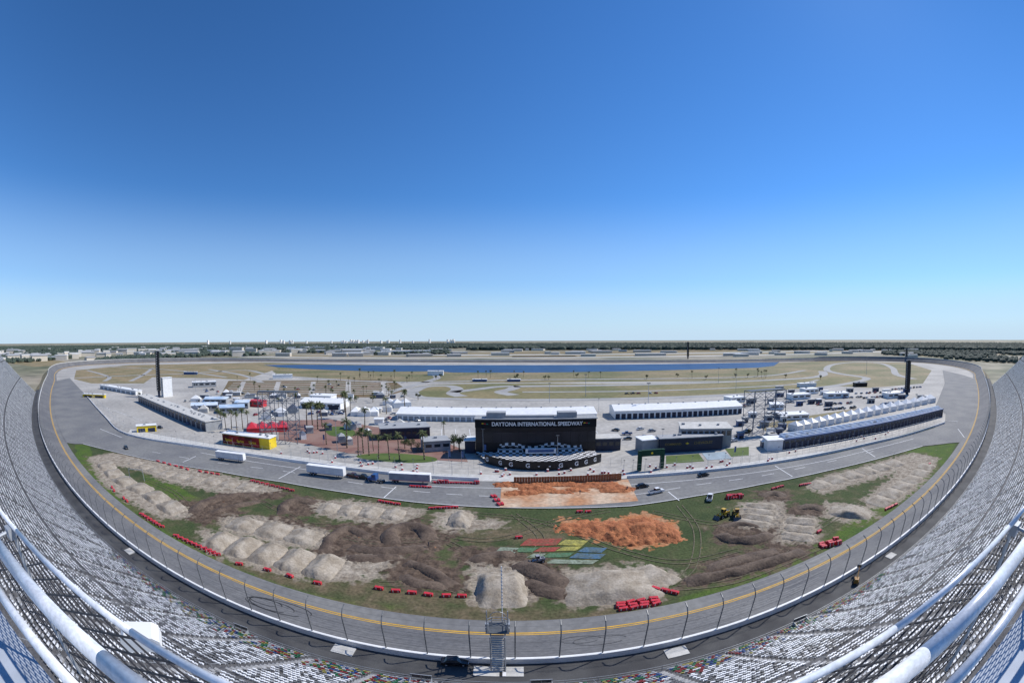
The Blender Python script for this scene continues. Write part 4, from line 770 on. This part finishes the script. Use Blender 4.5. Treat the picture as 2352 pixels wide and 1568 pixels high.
hp=MB(); hp.box((0,0,.4),(1,.7,.8)); hw=hp.mesh('wall',M('pale_render',(.62,.56,.46),(.5,.46,.4),.01)); hr_=MB().add([(-.54,-.4,.8),(.54,-.4,.8),(.54,.4,.8),(-.54,.4,.8),(-.4,0,1.02),(.4,0,1.02)],[(0,1,5,4),(2,3,4,5),(0,4,3),(1,2,5)]).mesh('roof',grey); hr2=MB().box((0,0,.85),(1.03,.73,.1)).mesh('roof',white)
for i in range(290):
    lf=i<230; az=random.uniform(-1.5,-.25) if lf else random.uniform(-.25,1.0); d=random.uniform(1300,3400) if lf else random.uniform(1250,2200); x,y=math.sin(az)*d,math.cos(az)*d
    if abs(x)<1050 and y<1060: continue
    s=random.uniform(14,44); fl=random.random()<.6
    r=place([('wall',hw,None),('roof',hr2 if fl else hr_,None)],'house' if s<24 else 'warehouse',(x,y,-.4),random.uniform(-.5,.5)-az,"pale low building beyond the track",'building','buildings beyond the speedway'); r.scale=(s*random.uniform(1,2.4),s,random.uniform(8,22 if lf else 11))
building((875,813),(990,812),60,806,'terminal_building',"long white airport terminal building",nw=10,h=12)
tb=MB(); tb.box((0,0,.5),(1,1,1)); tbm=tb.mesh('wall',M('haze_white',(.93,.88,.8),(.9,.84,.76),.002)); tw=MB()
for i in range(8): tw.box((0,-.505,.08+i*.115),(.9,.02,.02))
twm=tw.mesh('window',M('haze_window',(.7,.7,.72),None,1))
for i in range(40):
    u=random.choice([random.uniform(740,1060),random.uniform(600,680),random.uniform(760,850),random.uniform(430,1070),random.uniform(960,1050)]); w_=ray(u,785); az=math.atan2(w_.x,w_.y); d=7600; hh=random.uniform(46,74)
    r=place([('wall',tbm,None),('window',twm,None)],'tower_block',(math.sin(az)*d,math.cos(az)*d,0),-az+.9,"pale high-rise tower block on the hazy horizon",'tower block','high-rise towers on the horizon'); r.scale=(random.uniform(18,40),25,hh)
road('airport_runway',[(-900,1190),(0,1230),(1500,1180)],50,-.3,concl,world=True); road('airport_runway',[(-700,1500),(300,1450),(1700,1500)],60,-.3,concl,world=True); road('road',[(-1500,300),(-1250,700),(-900,1070),(300,1080),(1100,1000),(1500,500)],16,-.3,roadm,world=True)
for q in [(-300,1290,500,120),(600,1350,600,150),(100,1650,900,200),(-1200,500,200,200),(1400,700,200,300),(900,1800,900,150)]: poly('field',[(q[0]-q[2],q[1]-q[3]*.5),(q[0]+q[2],q[1]-q[3]*.5),(q[0]+q[2],q[1]+q[3]*.5),(q[0]-q[2],q[1]+q[3]*.5)],-.35,tan,world=True)
# --- flag stand
a=S(1145,1526,4); fx=a.x; fy=Wy(a.x)-.6
fs_=O('flag_stand',None,None,"steel flag stand with stairs above the track wall","flag stand",None,None,(fx,fy,4),0,(1.1,1.1,1.02))
m=MB()
for x in(-.9,.9):
    m.cyl((x,-1.5,0),(x,.4,6.6),.09,.09,6)
    for y in(-.8,.9): m.cyl((x,y,0),(x,y,6.6),.09,.09,6)
    for k in range(4): m.cyl((x,-.8,1.6*k),(x,.9,1.6*k+1.6),.06,.06,5)
O('frame',m.mesh('frame',steel),fs_)
m=MB()
for k in range(18): m.box((0,-1.5+1.9*k/18,.2+.36*k),(1.5,.3,.06))
O('stair',m.mesh('stair',concl),fs_)
m=MB(); m.box((0,1.1,6.65),(2.8,2.4,.12)); O('platform',m.mesh('platform',dsteel),fs_)
m=MB()
for z in(7.2,7.7):
    pts=[(-1.4,-.2),(-1.4,1.8),(-.8,2.3),(.8,2.3),(1.4,1.8),(1.4,-.2)]
    for p,q in zip(pts,pts[1:]): m.cyl((p[0],p[1],z),(q[0],q[1],z),.05,.05,5)
for p in pts: m.cyl((p[0],p[1],6.6),(p[0],p[1],7.7),.05,.05,5)
for x in(-1.25,1.25): m.cyl((x,-.1,6.6),(x,-.1,10.8),.08,.08,6)
for x in(-1.3,1.3): m.box((x,.4,7.4),(.4,.4,1.4))
for k in range(7):
    a0=math.pi*k/7; a1=math.pi*(k+1)/7; m.cyl((1.0*math.cos(a0),2.1,7.9+1.0*math.sin(a0)),(1.0*math.cos(a1),2.1,7.9+1.0*math.sin(a1)),.05,.05,5)
O('railing',m.mesh('railing',steel),fs_)
m=MB(); m.cyl((.55,2.3,6.6),(.55,2.3,16.5),.07,.06,6)
for k in range(11): m.box((.55,2.3,10+k*.58),(.2,.08,.2))
O('signal_mast',m.mesh('signal_mast',white),fs_)
for (u,v,w_,d_,mt) in [(1145,1539,7,2.2,concl),(788,1489,3.6,2.2,concl),(1555,1494,3.6,2.2,concl),(297,1263,3,2,concl),(2047,1273,3,2,concl)]:
    p=S(u,v,4.3); n_=normals([Vector((p.x-1,Wy(p.x-1),0)),Vector((p.x+1,Wy(p.x+1),0))])[0]; O('concrete_pad',MB().box((0,0,0),(w_,d_,.12)).mesh('pad',mt),kind='structure',loc=(p.x,p.y,zo(p)+.06),rz=math.atan2(n_.y,n_.x)-math.pi/2)
p=S(1155,1540,4.3); O('start_finish_pad',MB().box((0,0,0),(.9,2,.02)).mesh('chk',chk),kind='structure',loc=(p.x,p.y,4.14))
# --- people
def person_mesh(cl):
    V=[(0,0,.95),(0,0,1.2),(0,0,1.42),(0,0,1.52),(0,0,1.66),(0,0,1.76),(.1,0,.9),(.13,.05,.5),(.13,0,.06),(.14,.12,.03),(-.1,0,.9),(-.14,-.05,.5),(-.15,-.1,.06),(-.15,.02,.03),(.2,0,1.4),(.27,.03,1.12),(.27,.14,.9),(-.2,0,1.4),(-.27,0,1.12),(-.26,.1,.9)]
    E=[(0,1),(1,2),(2,3),(3,4),(4,5),(0,6),(6,7),(7,8),(8,9),(0,10),(10,11),(11,12),(12,13),(2,14),(14,15),(15,16),(2,17),(17,18),(18,19)]
    Rr=[.15,.15,.16,.06,.1,.08,.09,.07,.045,.04,.09,.07,.045,.04,.07,.05,.035,.07,.05,.035]
    me=bpy.data.meshes.new('person'); me.from_pydata(V,E,[]); o=bpy.data.objects.new('p',me); COL.objects.link(o); o.modifiers.new('s','SKIN')
    for i,r in enumerate(Rr): me.skin_vertices[0].data[i].radius=(r,r*.8)
    me.skin_vertices[0].data[0].use_root=True; sb=o.modifiers.new('u','SUBSURF'); sb.levels=1; bpy.context.view_layer.update()
    m2=bpy.data.meshes.new_from_object(o.evaluated_get(bpy.context.evaluated_depsgraph_get())); bpy.data.objects.remove(o); m2.materials.clear(); m2.materials.append(cl); m2.materials.append(skin)
    for p in m2.polygons: p.material_index=1 if p.center.z>1.5 or (abs(p.center.x)>.22 and p.center.z<1.1) else 0
    return m2
pe=person_mesh(cloth)
for u,v,zz,lb in [(1332,1137,.24,"person in dark clothes walking on the orange clay"),(985,1256,.1,"person in dark clothes standing on dark soil"),(1440,1128,.22,"person in dark clothes standing on the pit road")]:
    p=S(u,v); O('person',pe,None,lb,'person',loc=(p.x,p.y,zz),rz=random.uniform(0,6))
# --- platform and railings at the camera
dk=O('viewing_platform',None,None,"pale metal viewing platform at the top of the stand","platform",None,None,(0,0,0))
m=MB(); m.box((0,-2.2,H-1.75),(60,5,.12)); O('deck',m.mesh('deck',M('deck_pale_grey',(.42,.46,.52),(.34,.38,.44),.6)),dk)
m=MB()
for x in range(-28,29,8): m.cyl((x,-2,H-1.8),(x,-2,33),.25,.25,8)
O('column',m.mesh('column',steel),dk)
rl=O('guard_railing',None,None,"galvanised tubular guard railing with chain-link mesh","railing",None,None,(0,0,0))
def pipe(y,z,r,mt=rail):
    m=MB()
    for s in range(-30,30): m.cyl((s*1.,y,H+z),(s+1.,y,H+z),r,r,20)
    O('rail',m.mesh('rail',mt,True),rl)
pipe(.50,-.76,.014); pipe(.345,-.78,.036); pipe(.20,-.83,.024,rail)
m=MB()
for x in (-3.6,-2.1,2.1,3.6): 
    m.cyl((x,.50,H-1.6),(x,.50,H-.76),.014,.014,8); m.cyl((x,.51,H-.78),(x,.24,H-.80),.009,.009,8); m.box((x,.48,H-.79),(.07,.05,.05))
O('post',m.mesh('post',steel),rl)
m=MB(); st=.17; x=-9.
while x<7.5:
    m.cyl((x,.505,H-1.5),(x+1.75,.505,H-.77),.0045,.0045,4); m.cyl((x+1.75,.515,H-1.5),(x,.515,H-.77),.0045,.0045,4); x+=st
O('chain_link_mesh',m.mesh('chain',M('wire_dark',(.04,.04,.045),None,3.,metal=.2,rough=.5)),rl)
w_=ray(322,1462)*2.6; r=O('loudspeaker',None,None,"white weatherproof loudspeaker box bolted below the railing","loudspeaker",None,None,(w_.x,w_.y,H+w_.z),.75,(.58,.5,.36))
m=MB(); m.prof([(-.2,-.13),(.2,-.13),(.23,-.08),(.23,.06),(.17,.13),(-.15,.15),(-.21,.08),(-.23,-.06)],-.16,.16); O('housing',m.mesh('housing',white),r); O('bracket',MB().cyl((0,.15,0),(0,.6,-.5),.03,.03,8).mesh('bracket',steel),r)
print('objects',len(bpy.data.objects))
